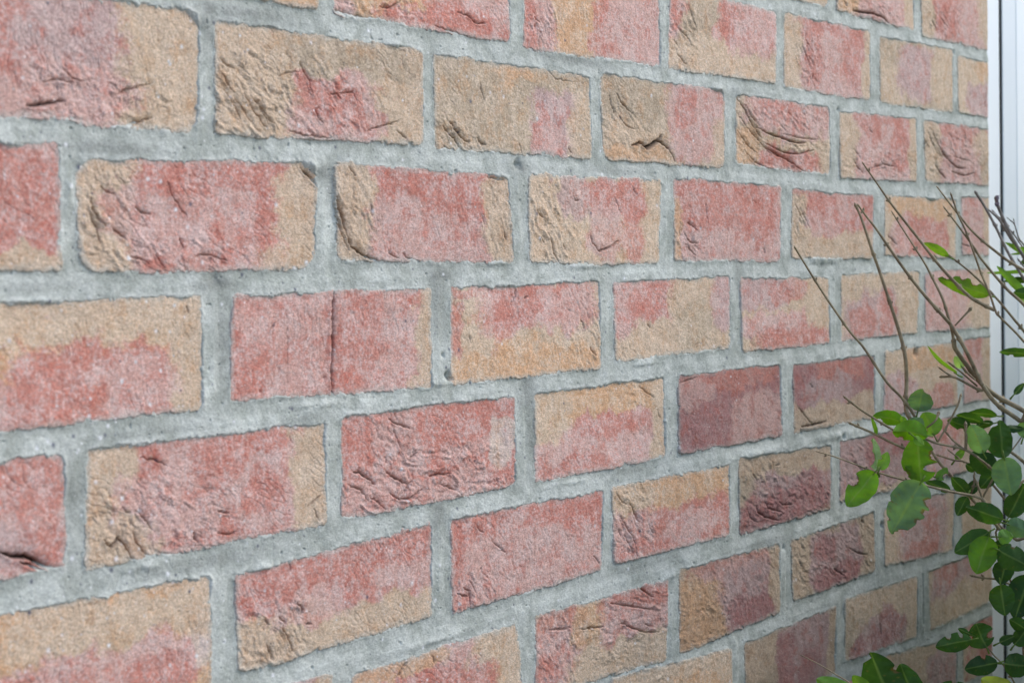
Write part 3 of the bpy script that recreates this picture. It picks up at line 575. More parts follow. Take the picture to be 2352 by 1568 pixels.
        for tkn in toks[1:]:
            nm, v = tkn.split(':'); s0, t0, s1, t1 = map(float, v.split(','))
            ms, mt_ = .055, .10
            hs_, ht_ = (s1 - s0) / 2, (t1 - t0) / 2
            q = (np.abs(s_ - s0 - hs_) / (hs_ + .02)) ** 3.2 + (np.abs(t_ - t0 - ht_) / (ht_ + .04)) ** 3.2
            mk = sstep(2.6, .15, q)
            small = (s1 - s0) * (t1 - t0) < .14
            mk = sstep(.12, .88, mk + nzm[k] * .26) * (.82 if small else .97)
            cc = cc + (PALL[nm][None] - cc) * mk[:, None]
            rd = rd + ((1.0 if nm in 'rdpm' else 0.0) - rd) * mk
        colf[k] = cc; redness[k] = rd
    col = colf.reshape(x.shape + (3,)); red = redness.reshape(x.shape)
    # pale bloom on the raised skin, cleaner fired colour where it is worn; streaks run down the face
    bl = fbm(x, y, .020, 4, 91, .6) + .45 * fbm(x * 1.0, y * .35, .006, 2, 95) + .35 * fbm(x, y, .0045, 2, 99)
    spk = fbm(x, y, .0024, 2, 97)
    bloom = sstep(-.6, .95, bl + .7 * spk)
    pink = s2l((214, 187, 178)); pale = s2l((214, 192, 168)); deep = s2l((190, 108, 90)); och = s2l((188, 146, 108))
    hi = red[..., None] * pink + (1 - red[..., None]) * pale
    lo = red[..., None] * deep + (1 - red[..., None]) * och
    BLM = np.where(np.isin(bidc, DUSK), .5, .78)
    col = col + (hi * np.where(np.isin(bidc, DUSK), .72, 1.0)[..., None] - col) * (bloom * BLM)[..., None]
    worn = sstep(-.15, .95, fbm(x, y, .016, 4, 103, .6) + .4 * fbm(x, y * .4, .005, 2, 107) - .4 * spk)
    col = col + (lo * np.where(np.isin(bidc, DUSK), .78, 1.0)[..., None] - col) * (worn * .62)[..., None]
    # bare red/orange arris line, then mortar dust at the very edge
    ar = sstep(0.0, .5, dmm) * sstep(2.4, 1.0, dmm) * sstep(-.1, .4, fbm(x, y, .03, 2, 111))
    col = col + (lo * .95 - col) * (ar * .6)[..., None]
    dust = np.maximum(sstep(1.1, .1, dmm + .5 * b_fine) * .9, sstep(5.0, -.5, dmm + 2.2 * fbm(x, y, .012, 3, 117) + .9 * b_fine) * .75)
    mcol = s2l((183, 184, 174))
    col = col + (mcol - col) * (dust * .75)[..., None]
    # darker brown along the folds
    fold_brown = np.clip(CRK * .75 + slot * .15, 0, .85)
    col = col + (s2l((98, 76, 58)) - col) * (fold_brown * .78)[..., None]
    col = col + (s2l((62, 48, 38)) - col) * np.clip(DP * .95, 0, .9)[..., None]      # shade of the deep cracks painted near black
    col = col * (1 + .10 * fbm(x, y, .007, 3, 113) )[..., None]
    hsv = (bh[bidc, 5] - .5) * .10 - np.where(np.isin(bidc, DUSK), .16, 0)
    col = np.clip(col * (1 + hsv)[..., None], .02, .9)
    # ---- mortar tones
    g0, g1 = s2l((193, 195, 186)), s2l((162, 165, 155))
    mt = sstep(-.75, .75, fbm(x, y, .03, 3, 121) - .5 * mmid - .25 * mfine - .22 * (HM + .7) + .5 * fbm(x, y, .006, 3, 122))  # darker below bricks: damp, dirt and some shade put into the tone
    mc = g0 + (g1 - g0) * mt[..., None]
    lip_ = sstep(-1.6, 0, dmm) * sstep(-.3, .4, fbm(x, y, .02, 2, 131))
    mc = mc + (s2l((205, 203, 194)) - mc) * (lip_ * .45)[..., None]
    dk = sstep(.5, .75, fbm(x, y, .0045, 2, 141))
    mc = mc * (1 - .15 * dk)[..., None]
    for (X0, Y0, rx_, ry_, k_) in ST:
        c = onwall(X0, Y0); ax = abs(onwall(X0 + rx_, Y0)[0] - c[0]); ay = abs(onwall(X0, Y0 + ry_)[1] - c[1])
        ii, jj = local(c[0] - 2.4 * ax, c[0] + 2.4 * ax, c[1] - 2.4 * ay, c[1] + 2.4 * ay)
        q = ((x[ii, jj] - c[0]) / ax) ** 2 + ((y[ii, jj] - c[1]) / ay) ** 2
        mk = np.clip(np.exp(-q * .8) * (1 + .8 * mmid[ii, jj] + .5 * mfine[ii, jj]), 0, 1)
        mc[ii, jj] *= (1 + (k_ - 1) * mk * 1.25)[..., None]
    mc = mc * (1 + .06 * fbm(x, y, .005, 2, 145))[..., None]
    rs = np.random.default_rng(77)
    for i in range(900):           # loose grains: white quartz in the faces, blue-black slag and white shell in the joints
        sx_, sy_ = rs.uniform(0, 2275), rs.uniform(0, 1568)
        c = onwall(sx_, sy_); rr_ = (.0005 + .0009 * rs.random() ** 3)
        ii, jj = local(c[0] - rr_ * 2, c[0] + rr_ * 2, c[1] - rr_ * 2, c[1] + rr_ * 2)
        if len(ii) == 0: continue
        q = ((x[ii, jj] - c[0]) ** 2 + (y[ii, jj] - c[1]) ** 2) / rr_ ** 2
        mk = np.clip(1.5 * np.exp(-q), 0, 1)[..., None] * .85
        t_ = np.array((.78, .77, .76)) if rs.random() < .55 else s2l((88, 90, 104))
        mc[ii, jj] += (t_ - mc[ii, jj]) * mk
        if rs.random() < .35: t_ = np.array((.74, .68, .66))
        elif rs.random() < .5: continue
        col[ii, jj] += (t_ - col[ii, jj]) * mk
    base = empty('brick_wall', (-1.3, .06, 0))
    base['kind'] = 'thing'
    tag(base, 'weathered red and buff brick wall with thick grey mortar joints', 'wall')
    dmx = dmm.ravel()[quads].max(1); dmn = dmm.ravel()[quads].min(1)
    take(hb, dmx > -3.2, col, 'brickwork', M_BRICK, base)
    take(hm, dmn < 6.0, mc, 'mortar', M_MORTAR, base)
    # solid body of the wall behind the facing
    x0, x1, y0, y1, z0, z1 = -2.74, -.012, .014, .112, 0, Z0 + 1.01
    V = [(a, b, c) for a in (x0, x1) for b in (y0, y1) for c in (z0, z1)]
    Fq = [(0, 1, 3, 2), (4, 6, 7, 5), (0, 4, 5, 1), (2, 3, 7, 6), (1, 5, 7, 3), (0, 2, 6, 4)]
    mesh_obj('wall_core', np.array(V), Fq, plain('block', (.42, .41, .38), .9), base, False)
    return base

def plain(name, c, rough, noise=60, amt=.15, bump=.2):
    mt, n, l, P = new_mat(name)
    tc = n.new('ShaderNodeTexCoord')
    n1 = N(n, 'ShaderNodeTexNoise', Scale=float(noise), Detail=5.0, Roughness=0.6); l.new(tc.outputs['Object'], n1.inputs['Vector'])
    g = ramp(n, l, n1.outputs[0], 0.25, 0.75, 1 - amt, 1 + amt)
    cc = n.new('ShaderNodeCombineColor'); [l.new(g, cc.inputs[i]) for i in range(3)]
    o = mixrgb(n, l, 1.0, c, cc.outputs[0], 'MULTIPLY')
    l.new(o, P.inputs['Base Color']); P.inputs['Roughness'].default_value = rough
    if bump:
        b = N(n, 'ShaderNodeBump', Strength=bump, Distance=0.002); l.new(n1.outputs[0], b.inputs['Height']); l.new(b.outputs[0], P.inputs['Normal'])
    return mt
wall = build_wall()

# ------------------------------------------------------------------ ground
def sheet(name, x0, x1, y0, y1, z, mat, kind):
    o = mesh_obj(name, np.array([(x0, y0, z), (x1, y0, z), (x1, y1, z), (x0, y1, z)]), [(0, 1, 2, 3)], mat, None, False)
    return tag(o, kind=kind)
g = sheet('ground', -60, 60, -60, 60, 0.0, plain('paving', (.30, .29, .27), .9, 3, .2), 'structure'); g['label'] = 'pale gravelly ground in front of the wall'
sheet('soil_bed', -2.7, 1.2, -.75, -.004, 0.004, plain('soil', (.09, .065, .045), .95, 40, .4, .8), 'structure')['label'] = 'dark soil bed along the foot of the wall'

# ------------------------------------------------------------------ white door beside the wall
M_WHITE = plain('white_plastic', (.86, .885, .90), .5, 9, .015, 0)
M_GASKET = plain('black_rubber', (.035, .035, .032), .6, 40, .1, 0)
def profile_bar(name, pts, z0, z1, mat, parent):
    """vertical extrusion of an (x, y) outline"""
    n = len(pts)
    V = [(p[0], p[1], z) for z in (z0, z1) for p in pts]
    Fq = [(i, (i + 1) % n, n + (i + 1) % n, n + i) for i in range(n)] + [tuple(range(n))[::-1], tuple(range(n, 2 * n))]
    o = mesh_obj(name, np.array(V), Fq, mat, parent, False)
    b = o.modifiers.new('bevel', 'BEVEL'); b.width = .0018; b.segments = 3; b.limit_method = 'ANGLE'
    return o
def build_door():
    ZD = .022
    xs = [onwall(sx, 784, ZD)[0] for sx in (2303.0, 2306.0)]
    xs2 = [onwall(sx, 784, ZD)[0] for sx in (2331.0,)]
    dr = empty('white_door', (.5, ZD + .03, 0))
    dr['kind'] = 'thing'
    tag(dr, 'white plastic door with black seal line beyond the wall end', 'door')
    top = 2.1
    fr = profile_bar('frame', [(.008, ZD), (xs[0] - .004, ZD), (xs[0], ZD + .004), (xs[0], ZD + .07), (.008, ZD + .07)], 0, top, M_WHITE, dr)
    profile_bar('seal', [(xs[0] + .0005, ZD - .001), (xs[1] - .0005, ZD - .001), (xs[1] - .0005, ZD + .05), (xs[0] + .0005, ZD + .05)], .03, top - .06, M_GASKET, dr)
    # leaf: a stile with a slanting face, then the flat
    a = xs[1]; b = xs2[0]
    profile_bar('stile', [(a, ZD - .001), (b - .0002, ZD - .0048), (b - .0002, ZD + .055), (a, ZD + .055)], .02, top - .05, M_WHITE, dr)
    profile_bar('panel', [(b + .0002, ZD - .005), (b + .09, ZD - .005), (b + .10, ZD + .012), (.93, ZD + .012), (.93, ZD + .05), (b + .0002, ZD + .05)], .02, top - .05, M_WHITE, dr)
    profile_bar('frame', [(.934, ZD), (1.0, ZD), (1.0, ZD + .07), (.934, ZD + .07)], 0, top, M_WHITE, dr)
    V = [(x_, y_, z_) for x_ in (.008, 1.0) for y_ in (ZD - .003, ZD + .072) for z_ in (top + .001, top + .07)]
    mesh_obj('frame_head', np.array(V), [(0, 1, 3, 2), (4, 6, 7, 5), (0, 4, 5, 1), (2, 3, 7, 6), (1, 5, 7, 3), (0, 2, 6, 4)], M_WHITE, dr, False)
build_door()

# ------------------------------------------------------------------ shrubs
def bark_mat(name, c1, c2):
    mt, n, l, P = new_mat(name)
    tc = n.new('ShaderNodeTexCoord')
    n1 = N(n, 'ShaderNodeTexNoise', Scale=160.0, Detail=4.0, Roughness=.65); l.new(tc.outputs['Object'], n1.inputs['Vector'])
    n2 = N(n, 'ShaderNodeTexNoise', Scale=28.0, Detail=2.0); l.new(tc.outputs['Object'], n2.inputs['Vector'])
    f = mul(n, l, ramp(n, l, n1.outputs[0], .35, .65), .6); f = mul(n, l, f, mul(n, l, ramp(n, l, n2.outputs[0], .35, .65), .4), 'ADD')
    l.new(mixrgb(n, l, f, c1, c2), P.inputs['Base Color']); P.inputs['Roughness'].default_value = .7
    b = N(n, 'ShaderNodeBump', Strength=.4, Distance=.0006); l.new(n1.outputs[0], b.inputs['Height']); l.new(b.outputs[0], P.inputs['Normal'])
    return mt
M_BARK = bark_mat('bark', (.12, .078, .038), (.36, .285, .16))
M_BARKG = bark_mat('grey_bark', (.10, .08, .065), (.30, .26, .22))
def leaf_mat():
    mt, n, l, P = new_mat('leaf')
    a = n.new('ShaderNodeAttribute'); a.attribute_name = 'tone'
    tc = n.new('ShaderNodeTexCoord')
    n1 = N(n, 'ShaderNodeTexNoise', Scale=90.0, Detail=4.0); l.new(tc.outputs['Object'], n1.inputs['Vector'])
    g = ramp(n, l, n1.outputs[0], .3, .7, .8, 1.2)
    cc = n.new('ShaderNodeCombineColor'); [l.new(g, cc.inputs[i]) for i in range(3)]
    c = mixrgb(n, l, 1.0, a.outputs['Color'], cc.outputs[0], 'MULTIPLY')
    l.new(c, P.inputs['Base Color']); P.inputs['Roughness'].default_value = .55
    P.inputs['Specular IOR Level'].default_value = .28
    tr = n.new('ShaderNodeBsdfTranslucent')
    c2 = mixrgb(n, l, 1.0, c, (1.5, 1.55, .35), 'MULTIPLY'); l.new(c2, tr.inputs['Color'])
    mx = n.new('ShaderNodeMixShader'); mx.inputs[0].default_value = .38
    l.new(P.outputs[0], mx.inputs[1]); l.new(tr.outputs[0], mx.inputs[2])
    l.new(mx.outputs[0], n['Material Output'].inputs[0])
    return mt
M_LEAF = leaf_mat()

def catmull(P, n):
    P = np.asarray(P, float); Q = np.vstack([2 * P[0] - P[1], P, 2 * P[-1] - P[-2]])
    out = []
    for i in range(1, len(Q) - 2):
        for t in np.linspace(0, 1, n, endpoint=False):
            a, b, c, d = Q[i - 1], Q[i], Q[i + 1], Q[i + 2]
            out.append(.5 * ((2 * b) + (-a + c) * t + (2 * a - 5 * b + 4 * c - d) * t * t + (-a + 3 * b - 3 * c + d) * t ** 3))
    out.append(Q[-2]); return np.array(out)
class Geo:
    def __init__(s): s.V = []; s.F = []; s.C = []; s.n = 0
    def add(s, V, Fc, C=None):
        s.V.append(np.asarray(V, float)); s.F += [tuple(i + s.n for i in f) for f in Fc]; s.n += len(V)
        if C is not None: s.C.append(np.asarray(C, float))
def tube(G, P, rad, k=9):
    P = np.asarray(P, float); n = len(P)
    t = np.gradient(P, axis=0); t /= np.linalg.norm(t, axis=1)[:, None] + 1e-12
    ref = np.array([.3, .2, .9]); V = []
    a = np.cross(t[0], ref); a /= np.linalg.norm(a)
    for i in range(n):
        a = a - t[i] * (a @ t[i]); a /= np.linalg.norm(a); b = np.cross(t[i], a)
        for j in range(k):
            th = 2 * math.pi * j / k
            V.append(P[i] + rad[i] * (a * math.cos(th) + b * math.sin(th)))
    Fc = [(i * k + j, i * k + (j + 1) % k, (i + 1) * k + (j + 1) % k, (i + 1) * k + j) for i in range(n - 1) for j in range(k)]
    V += [P[0] - t[0] * rad[0] * .6, P[-1] + t[-1] * rad[-1] * .6]
    Fc += [(j, n * k, (j + 1) % k) for j in range(k)] + [((n - 1) * k + j, (n - 1) * k + (j + 1) % k, n * k + 1) for j in range(k)]
    G.add(V, Fc)
RND = random.Random(11)
PXM = 1 / F
def branch(parent, mat, pts, d, r0, r1, buds=(), name='branch', d1=None, nodes=True, tail=None):
    """pts: photo positions tip first; r0/r1: seen half widths at tip and base in photo units"""
    P3 = []
    P = [tuple(map(float, q.split(','))) for q in pts.split()]
    d1 = d if d1 is None else d1
    for i, p in enumerate(P):
        dd = d + (d1 - d) * i / max(1, len(P) - 1) + RND.uniform(-.004, .004)
        P3.append(w2b(at(p[0], p[1], dd)))
    if tail is not None: P3 += [np.array(q) for q in tail]
    C = catmull(P3, 9)
    seg = np.linalg.norm(np.diff(C, axis=0), axis=1); s = np.concatenate([[0], np.cumsum(seg)])
    u = s / s[-1]
    rad = (r0 + (r1 - r0) * u ** .8) * PXM * d * .84
    if nodes:   # swollen joints at intervals
        k = .018 + RND.random() * .01; ph = RND.random() * k
        rad = rad * (1 + .42 * np.exp(-(((s + ph) % (k * 1.7)) - k * .5) ** 2 / (.0016 ** 2)))
    G = Geo(); tube(G, C, rad)
    # opposite buds at the joints
    if nodes:
        q = ph
        pos = np.arange(k * .5 - ph, min(s[-1], .32), k * 1.7)
        for sp in pos:
            if sp < .003: continue
            i = min(np.searchsorted(s, sp), len(C) - 2)
            t = C[i] - C[min(i + 1, len(C) - 1)]; t /= np.linalg.norm(t) + 1e-9
            side = np.cross(t, np.array([.55, .8, .1])); side /= np.linalg.norm(side)
            for sg in (-1, 1):
                if RND.random() < .25: continue
                o = side * sg; r = rad[i]; ln = RND.uniform(.0012, .0030)
                A = C[i] + o * r * .7; Bp = A + (o * .75 + t * .8) * ln
                tube(G, [A, A * .5 + Bp * .5, Bp], [.0009, .0011, .0003], 6)
    # pointed terminal bud
    t = C[0] - C[2]; t /= np.linalg.norm(t)
    tube(G, [C[0], C[0] + t * .0015, C[0] + t * .004], [rad[0] * 1.0, rad[0] * 1.25, rad[0] * .25], 7)
    for i in range(len(P)):
        pass
    V = np.vstack(G.V)
    return mesh_obj(name, V, G.F, mat, parent, True)

TONE = {'bright': (.12, .28, .015), 'lime': (.16, .31, .03), 'mid': (.15, .31, .06), 'teal': (.14, .26, .13), 'dark': (.045, .115, .02),
        'deep': (.030, .080, .022), 'pale': (.24, .37, .18), 'yel': (.48, .54, .08), 'olive': (.12, .27, .02)}
def leaf(G, base, tip, wid, tone, d, tilt=0.0, fold=.25, curl=.15, bites=(), shape=1.0, dd=0.0, petiole=True, seed=None, res=(44, 8)):
    """base/tip photo positions; wid seen width in photo units; d depth; dd depth change to the tip; tilt radians about the midrib
       bites: (side, position along, half length, depth 0..1)"""
    rs = random.Random(seed if seed is not None else int(base[0] * 7 + base[1] * 13))
    A = w2b(at(base[0], base[1], d)); Bp = w2b(at(tip[0], tip[1], d + dd))
    ax = Bp - A; ln = np.linalg.norm(ax); ax = ax / ln
    view = w2b(at((base[0] + tip[0]) / 2, (base[1] + tip[1]) / 2, d)) - w2b(CAM); view /= np.linalg.norm(view)
    sx = np.cross(ax, view); sx /= np.linalg.norm(sx); nrm = np.cross(sx, ax)
    sd_ = sx * math.cos(tilt) + nrm * math.sin(tilt); nr = np.cross(sd_, ax)
    hw = wid / 2 * PXM * d / max(.35, abs(math.cos(tilt)))
    nu, nv = res
    V = []; C = []
    tn = np.array(TONE[tone]) * rs.uniform(.85, 1.15)
    ph = rs.random() * 6
    for i in range(nu + 1):
        s = i / nu
        w = (math.sin(math.pi * s ** (0.80 * shape)) ** .62) if 0 < s < 1 else 0.0
        w = max(w, .02)
        wl = []; bt = []
        for side in (-1, 1):
            ww = w
            for (bs, bp, bl, bd) in bites:
                if bs == side and abs(s - bp) < bl:
                    q = math.sqrt(max(0, 1 - ((s - bp) / bl) ** 2))
                    ww = min(ww, w * (1 - bd * q) + .05 * math.sin(s * 90 + ph) * q)
            bt.append(ww < w * .93)
            ww *= 1 + .02 * math.sin(s * 23 + ph) * side
            wl.append(max(ww, .012))
        for j in range(-nv, nv + 1):
            f = j / nv
            ww = wl[0] if f < 0 else wl[1]
            x_ = f * ww
            up_ = fold * abs(x_) * hw + .06 * hw * math.sin(s * 9 + ph + 2.5 * f) - curl * ln * (s - .3) ** 2 + .02 * hw * math.sin(s * 38 + abs(f) * 5) * abs(f) + .05 * hw * math.sin(s * 5 + ph * 2)
            V.append(A + ax * ln * s + sd_ * x_ * hw + nr * up_)
            vein = math.exp(-(abs(x_) * hw / .00042) ** 2)
            sv_ = .25 * max(0, math.cos((s * 9 - abs(x_) * 2.2) * 2 * math.pi)) ** 14 * (1 if abs(x_) > .05 else 0)
            c = tn * (1 + .18 * math.sin(s * 4 + ph) * f)
            c = c + (np.array((.22, .33, .10)) - c) * min(.5, vein * .5 + sv_ * .22)
            if abs(f) > .85 and bt[0 if f < 0 else 1]: c = c * .3 + np.array((.16, .09, .03)) * .7
            elif rs.random() < .012: c = c * .5 + np.array((.20, .15, .04)) * .5
            C.append(c)
    n2 = 2 * nv + 1
    Fc = [(i * n2 + j, i * n2 + j + 1, (i + 1) * n2 + j + 1, (i + 1) * n2 + j) for i in range(nu) for j in range(2 * nv)]
    G.add(V, Fc, C)
    if petiole:
        P = [A - ax * .006 + nr * .001, A - ax * .002, A + ax * .003]
        nb = G.n; tube(G, P, [.0009, .0007, .0005], 6)
        G.C.append(np.repeat(np.array([(.16, .24, .05)]), G.n - nb, 0))

def build_privet():
    base = w2b(at(2430, 1500, 1.62)); bx_, by_ = base[0], base[1]
    root = empty('privet_shrub', (bx_, by_, 0))
    tag(root, 'privet shrub with bare pale twigs and nibbled oval leaves in front of the wall', 'shrub')
    D0 = 1.60
    g = lambda dx, dy, z: (bx_ + dx, by_ + dy, z)
    foot = lambda dx=0, dy=0: [g(dx * 1.0, dy, .75), g(dx * .5, dy * .5, .35), g(dx * .15, dy * .15, -.01)]
    b = lambda pts, r0, r1, d=D0, d1=None, tail=None, nodes=True: branch(root, M_BARK, pts, d, r0, r1, d1=d1, tail=tail, nodes=nodes)
    b('1828,572 1840,592 1890,672 1933,735 1954,764 1985,800 2035,875 2071,913 2098,951 2122,1000 2150,1052 2191,1100 2232,1145 2292,1205 2330,1236 2380,1310', 2.6, 9.5, 1.58, 1.62, foot(-.03))
    b('1967,475 1980,506 2004,578 2018,617 2042,689 2069,774 2080,827 2082,882 2080,918 2084,950 2110,985', 3.2, 6, 1.62, 1.60)
    b('1974,475 1992,500 2014,528 2071,610 2117,670 2172,732 2184,746 2215,798 2244,858 2256,884', 2.6, 6, 1.60)
    b('1985,379 2010,415 2052,475 2107,545 2148,598 2186,641 2227,681 2255,698 2284,712', 2.0, 5.2, 1.64)
    b('2052,492 2076,530 2098,564 2124,605 2143,641 2165,686 2179,732 2188,765 2192,798', 1.6, 4.6, 1.61)
    b('2191,785 2196,803 2232,853 2256,882 2292,911 2352,944 2400,985', 6.5, 8.5, 1.60, 1.62, foot(.03, .04))
    b('2252,878 2287,925 2342,966 2390,1010', 6, 7, 1.60, 1.62, foot(.05))
    b('2156,434 2201,492 2239,537 2294,583 2328,607 2370,630', 2.0, 4.4, 1.68)
    b('2186,451 2201,494 2218,530 2237,581 2254,629 2273,674 2286,712 2297,728 2352,785 2400,860', 2.4, 7.5, 1.63, 1.62, foot(.08, -.04))
    b('2172,481 2198,515 2232,561 2258,600 2311,662 2352,700 2400,760', 2.0, 5, 1.66)
    b('2182,588 2225,622 2258,653 2294,691 2328,732 2360,772 2410,850', 2.2, 4.2, 1.66)
    b('2227,712 2212,728 2194,747', 3.2, 2.2, 1.60)
    b('2162,848 2176,858 2194,867', 2.2, 2.6, 1.60)
    b('2166,865 2194,867 2246,894 2258,896', 3.0, 4.0, 1.60)
    b('2184,836 2212,858 2244,886', 2.4, 2.8, 1.605)
    b('2216,849 2228,862 2240,872', 3.0, 2.6, 1.595, nodes=False)
    b('1944,915 1958,926 1987,947 2045,983 2080,998 2119,1005 2153,1018 2215,1032 2256,1058 2282,1080 2330,1120 2380,1180', 3.0, 5.6, 1.55, 1.6, foot(-.05, -.04))
    b('1956,973 2004,994 2052,1018 2090,1034 2150,1060', 3.2, 4, 1.57)
    b('1879,1037 1910,1046 1944,1058 2018,1085 2112,1111 2182,1128 2254,1145 2270,1181 2296,1215', 1.4, 4.6, 1.50, 1.58)
    b('2206,911 2200,930 2179,971 2153,1016', 3.0, 2.6, 1.58)
    b('2155,951 2148,966 2129,982', 3.0, 2.4, 1.58)
    b('2218,977 2219,1005 2218,1032', 4.2, 4.2, 1.585)
    b('2172,991 2190,1012 2215,1032', 2.4, 3, 1.585)
    b('2158,1046 2190,1056 2218,1061 2260,1090 2309,1147', 2.4, 3.6, 1.63)
    b('2182,1036 2200,1050 2215,1062', 1.8, 2.2, 1.63)
    b('2282,1097 2268,1122 2256,1144', 2.8, 3, 1.585)
    b('2239,1099 2248,1122 2258,1148', 2.4, 3, 1.58)
    b('2238,1090 2236,1118 2230,1136', 2.2, 2.2, 1.6)
    b('2352,995 2336,1018 2314,1046', 1.8, 2.2, 1.62)
    b('2290,1018 2311,1030 2352,1061 2400,1110', 3, 6, 1.62)
    b('2236,1322 2256,1326 2290,1330 2330,1345', 3.2, 2.6, 1.58)
    b('1846,1507 1880,1524 1915,1545 1951,1567 1990,1600', 1.2, 2.4, 1.46, nodes=False)
    b('2246,1475 2268,1487 2285,1506 2304,1526 2330,1568 2350,1620', 1.6, 2.6, 1.55)
    b('2300,1190 2290,1215 2288,1228 2300,1270 2320,1330 2345,1420 2352,1520 2360,1620', 2.5, 5.5, 1.58, 1.62, foot(-.04, .03))
    b('2118,1640 2090,1610 2040,1600 2010,1585', 4, 2.5, 1.50)
    b('2030,1330 2025,1000', 0.01, 0.01, 1.9, nodes=False) if False else None
    # leaves (one foliage mesh)
    G = Geo()
    lf = lambda *a, **k: leaf(G, *a, **k)
    lf((2178,589), (2122,554), 19, 'lime', 1.655, tilt=.5, curl=.25, shape=.95)
    lf((2271,678), (2153,637), 40, 'lime', 1.64, tilt=.2, bites=((-1,.82,.10,.6),(-1,.55,.06,.3),(-1,.32,.08,.45)), curl=.12)
    lf((2197,859), (2122,807), 9, 'lime', 1.59, tilt=1.1, curl=-.4)
    lf((2211,845), (2193,818), 24, 'pale', 1.66, tilt=.3)
    lf((2372,815), (2294,805), 22, 'dark', 1.6, tilt=.6, bites=((1,.6,.08,.5),))
    lf((2108,944), (2120,893), 57, 'teal', 1.60, tilt=.15, bites=((-1,.93,.10,.7),), shape=1.0)
    lf((2074,968), (2003,952), 36, 'bright', 1.57, tilt=.4, bites=((1,.72,.12,.7),), curl=.2)
    lf((2013,1000), (2003,958), 10, 'bright', 1.572, tilt=.8, petiole=False)
    lf((2146,1000), (2122,946), 56, 'mid', 1.61, tilt=.2, bites=((1,.3,.12,.6),))
    lf((2092,985), (2118,960), 40, 'teal', 1.575, tilt=.5)
    lf((2130,1000), (2046,984), 50, 'bright', 1.545, tilt=.35, fold=.5, curl=.25, dd=-.01, bites=((1,.6,.1,.25),))
    lf((2080,975), (2070,955), 16, 'lime', 1.56)
    lf((2116,1108), (2107,1000), 82, 'olive', 1.56, tilt=.1, bites=((-1,.55,.12,.35),(-1,.30,.09,.8),(1,.2,.06,.2)), fold=.18)
    lf((2114,1104), (2080,1068), 26, 'olive', 1.565, tilt=.5, bites=((-1,.6,.15,.6),))
    lf((2100,1003), (2122,1022), 20, 'lime', 1.54, tilt=.4)
    lf((2183,1127), (2126,1104), 24, 'dark', 1.57, tilt=.4, bites=((1,.45,.14,.7),))
    lf((2152,1102), (2176,1074), 24, 'mid', 1.575, tilt=.3, bites=((-1,.5,.2,.7),))
    lf((2140,1092), (2122,1084), 14, 'mid', 1.58)
    lf((2017,1080), (1999,1006), 34, 'pale', 1.53, tilt=-.5, curl=.35, bites=((1,.45,.25,.98),(1,.75,.2,.9)))
    lf((2020,1078), (2040,1038), 27, 'mid', 1.515, tilt=.35, bites=((1,.55,.1,.5),))
    lf((2010,1084), (1944,1162), 64, 'olive', 1.495, tilt=.15, bites=((-1,.45,.14,.55),), fold=.2, curl=.15)
    lf((2116,1106), (2048,1226), 92, 'teal', 1.48, tilt=-.1, bites=((1,.25,.07,.35),(1,.42,.05,.18),(1,.6,.06,.15),(-1,.8,.05,.15),(-1,.5,.04,.1),(1,.97,.15,.6)), fold=.12, shape=.9, curl=.1)
    lf((2222,1134), (2186,1094), 32, 'dark', 1.58, tilt=.4)
    lf((2225,1133), (2242,1102), 26, 'deep', 1.6, tilt=.3)
    lf((2221,1140), (2198,1184), 32, 'dark', 1.57, tilt=.1)
    lf((2303,1192), (2217,1162), 48, 'dark', 1.56, tilt=.2, bites=((-1,.85,.08,.5),))
    lf((2272,1221), (2192,1270), 52, 'dark', 1.56, tilt=-.1, fold=.15)
    lf((2271,1232), (2242,1317), 66, 'olive', 1.55, tilt=.1, fold=.12)
    lf((2259,1040), (2230,974), 52, 'teal', 1.58, tilt=.25, shape=1.05)
    lf((2305,1052), (2294,964), 60, 'dark', 1.60, tilt=-.35, fold=.4, bites=((1,.9,.06,.6),))
    lf((2306,1050), (2322,1136), 68, 'teal', 1.565, tilt=.1, fold=.12)
    lf((2282,1086), (2230,1037), 56, 'deep', 1.60, tilt=.2)
    lf((2285,1085), (2250,1120), 36, 'dark', 1.62, tilt=.3)
    lf((2242,1080), (2218,1066), 22, 'dark', 1.62)
    lf((2316,1188), (2356,1110), 50, 'dark', 1.60, tilt=.2)
    lf((2312,1203), (2368,1222), 46, 'teal', 1.58, tilt=.1)
    lf((2292,1232), (2327,1232), 36, 'mid', 1.56, tilt=.1)
    lf((2312,1256), (2281,1250), 30, 'deep', 1.57, tilt=.3)
    lf((2292,1262), (2366,1302), 60, 'dark', 1.55, tilt=.1, bites=((1,.35,.08,.25),))
    lf((2312,1286), (2297,1342), 48, 'deep', 1.57, tilt=.2)
    lf((2298,1342), (2308,1412), 58, 'dark', 1.55, tilt=.1)
    lf((2366,1320), (2330,1420), 70, 'deep', 1.57, tilt=.2)
    lf((2366,1450), (2318,1420), 34, 'dark', 1.56, tilt=.2)
    lf((2232,1468), (2147,1484), 44, 'dark', 1.53, tilt=.15, bites=((-1,.58,.08,.5),(-1,.25,.06,.6)))
    lf((2266,1486), (2240,1430), 66, 'dark', 1.54, tilt=-.15, bites=((1,.55,.1,.4),(-1,.35,.14,.6)))
    lf((2226,1455), (2200,1442), 14, 'dark', 1.54)
    lf((2291,1521), (2214,1536), 46, 'deep', 1.54, tilt=.1, bites=((-1,.35,.07,.35),))
    lf((2308,1524), (2372,1530), 56, 'dark', 1.54, tilt=.1)
    lf((2296,1475), (2330,1460), 24, 'dark', 1.56, tilt=.3)
    lf((2330,1480), (2362,1440), 38, 'dark', 1.56, tilt=.3)
    lf((2338,1606), (2252,1556), 54, 'yel', 1.52, tilt=.1)
    lf((2232,1592), (2160,1568), 34, 'dark', 1.52, tilt=.2, bites=((-1,.6,.1,.4),))
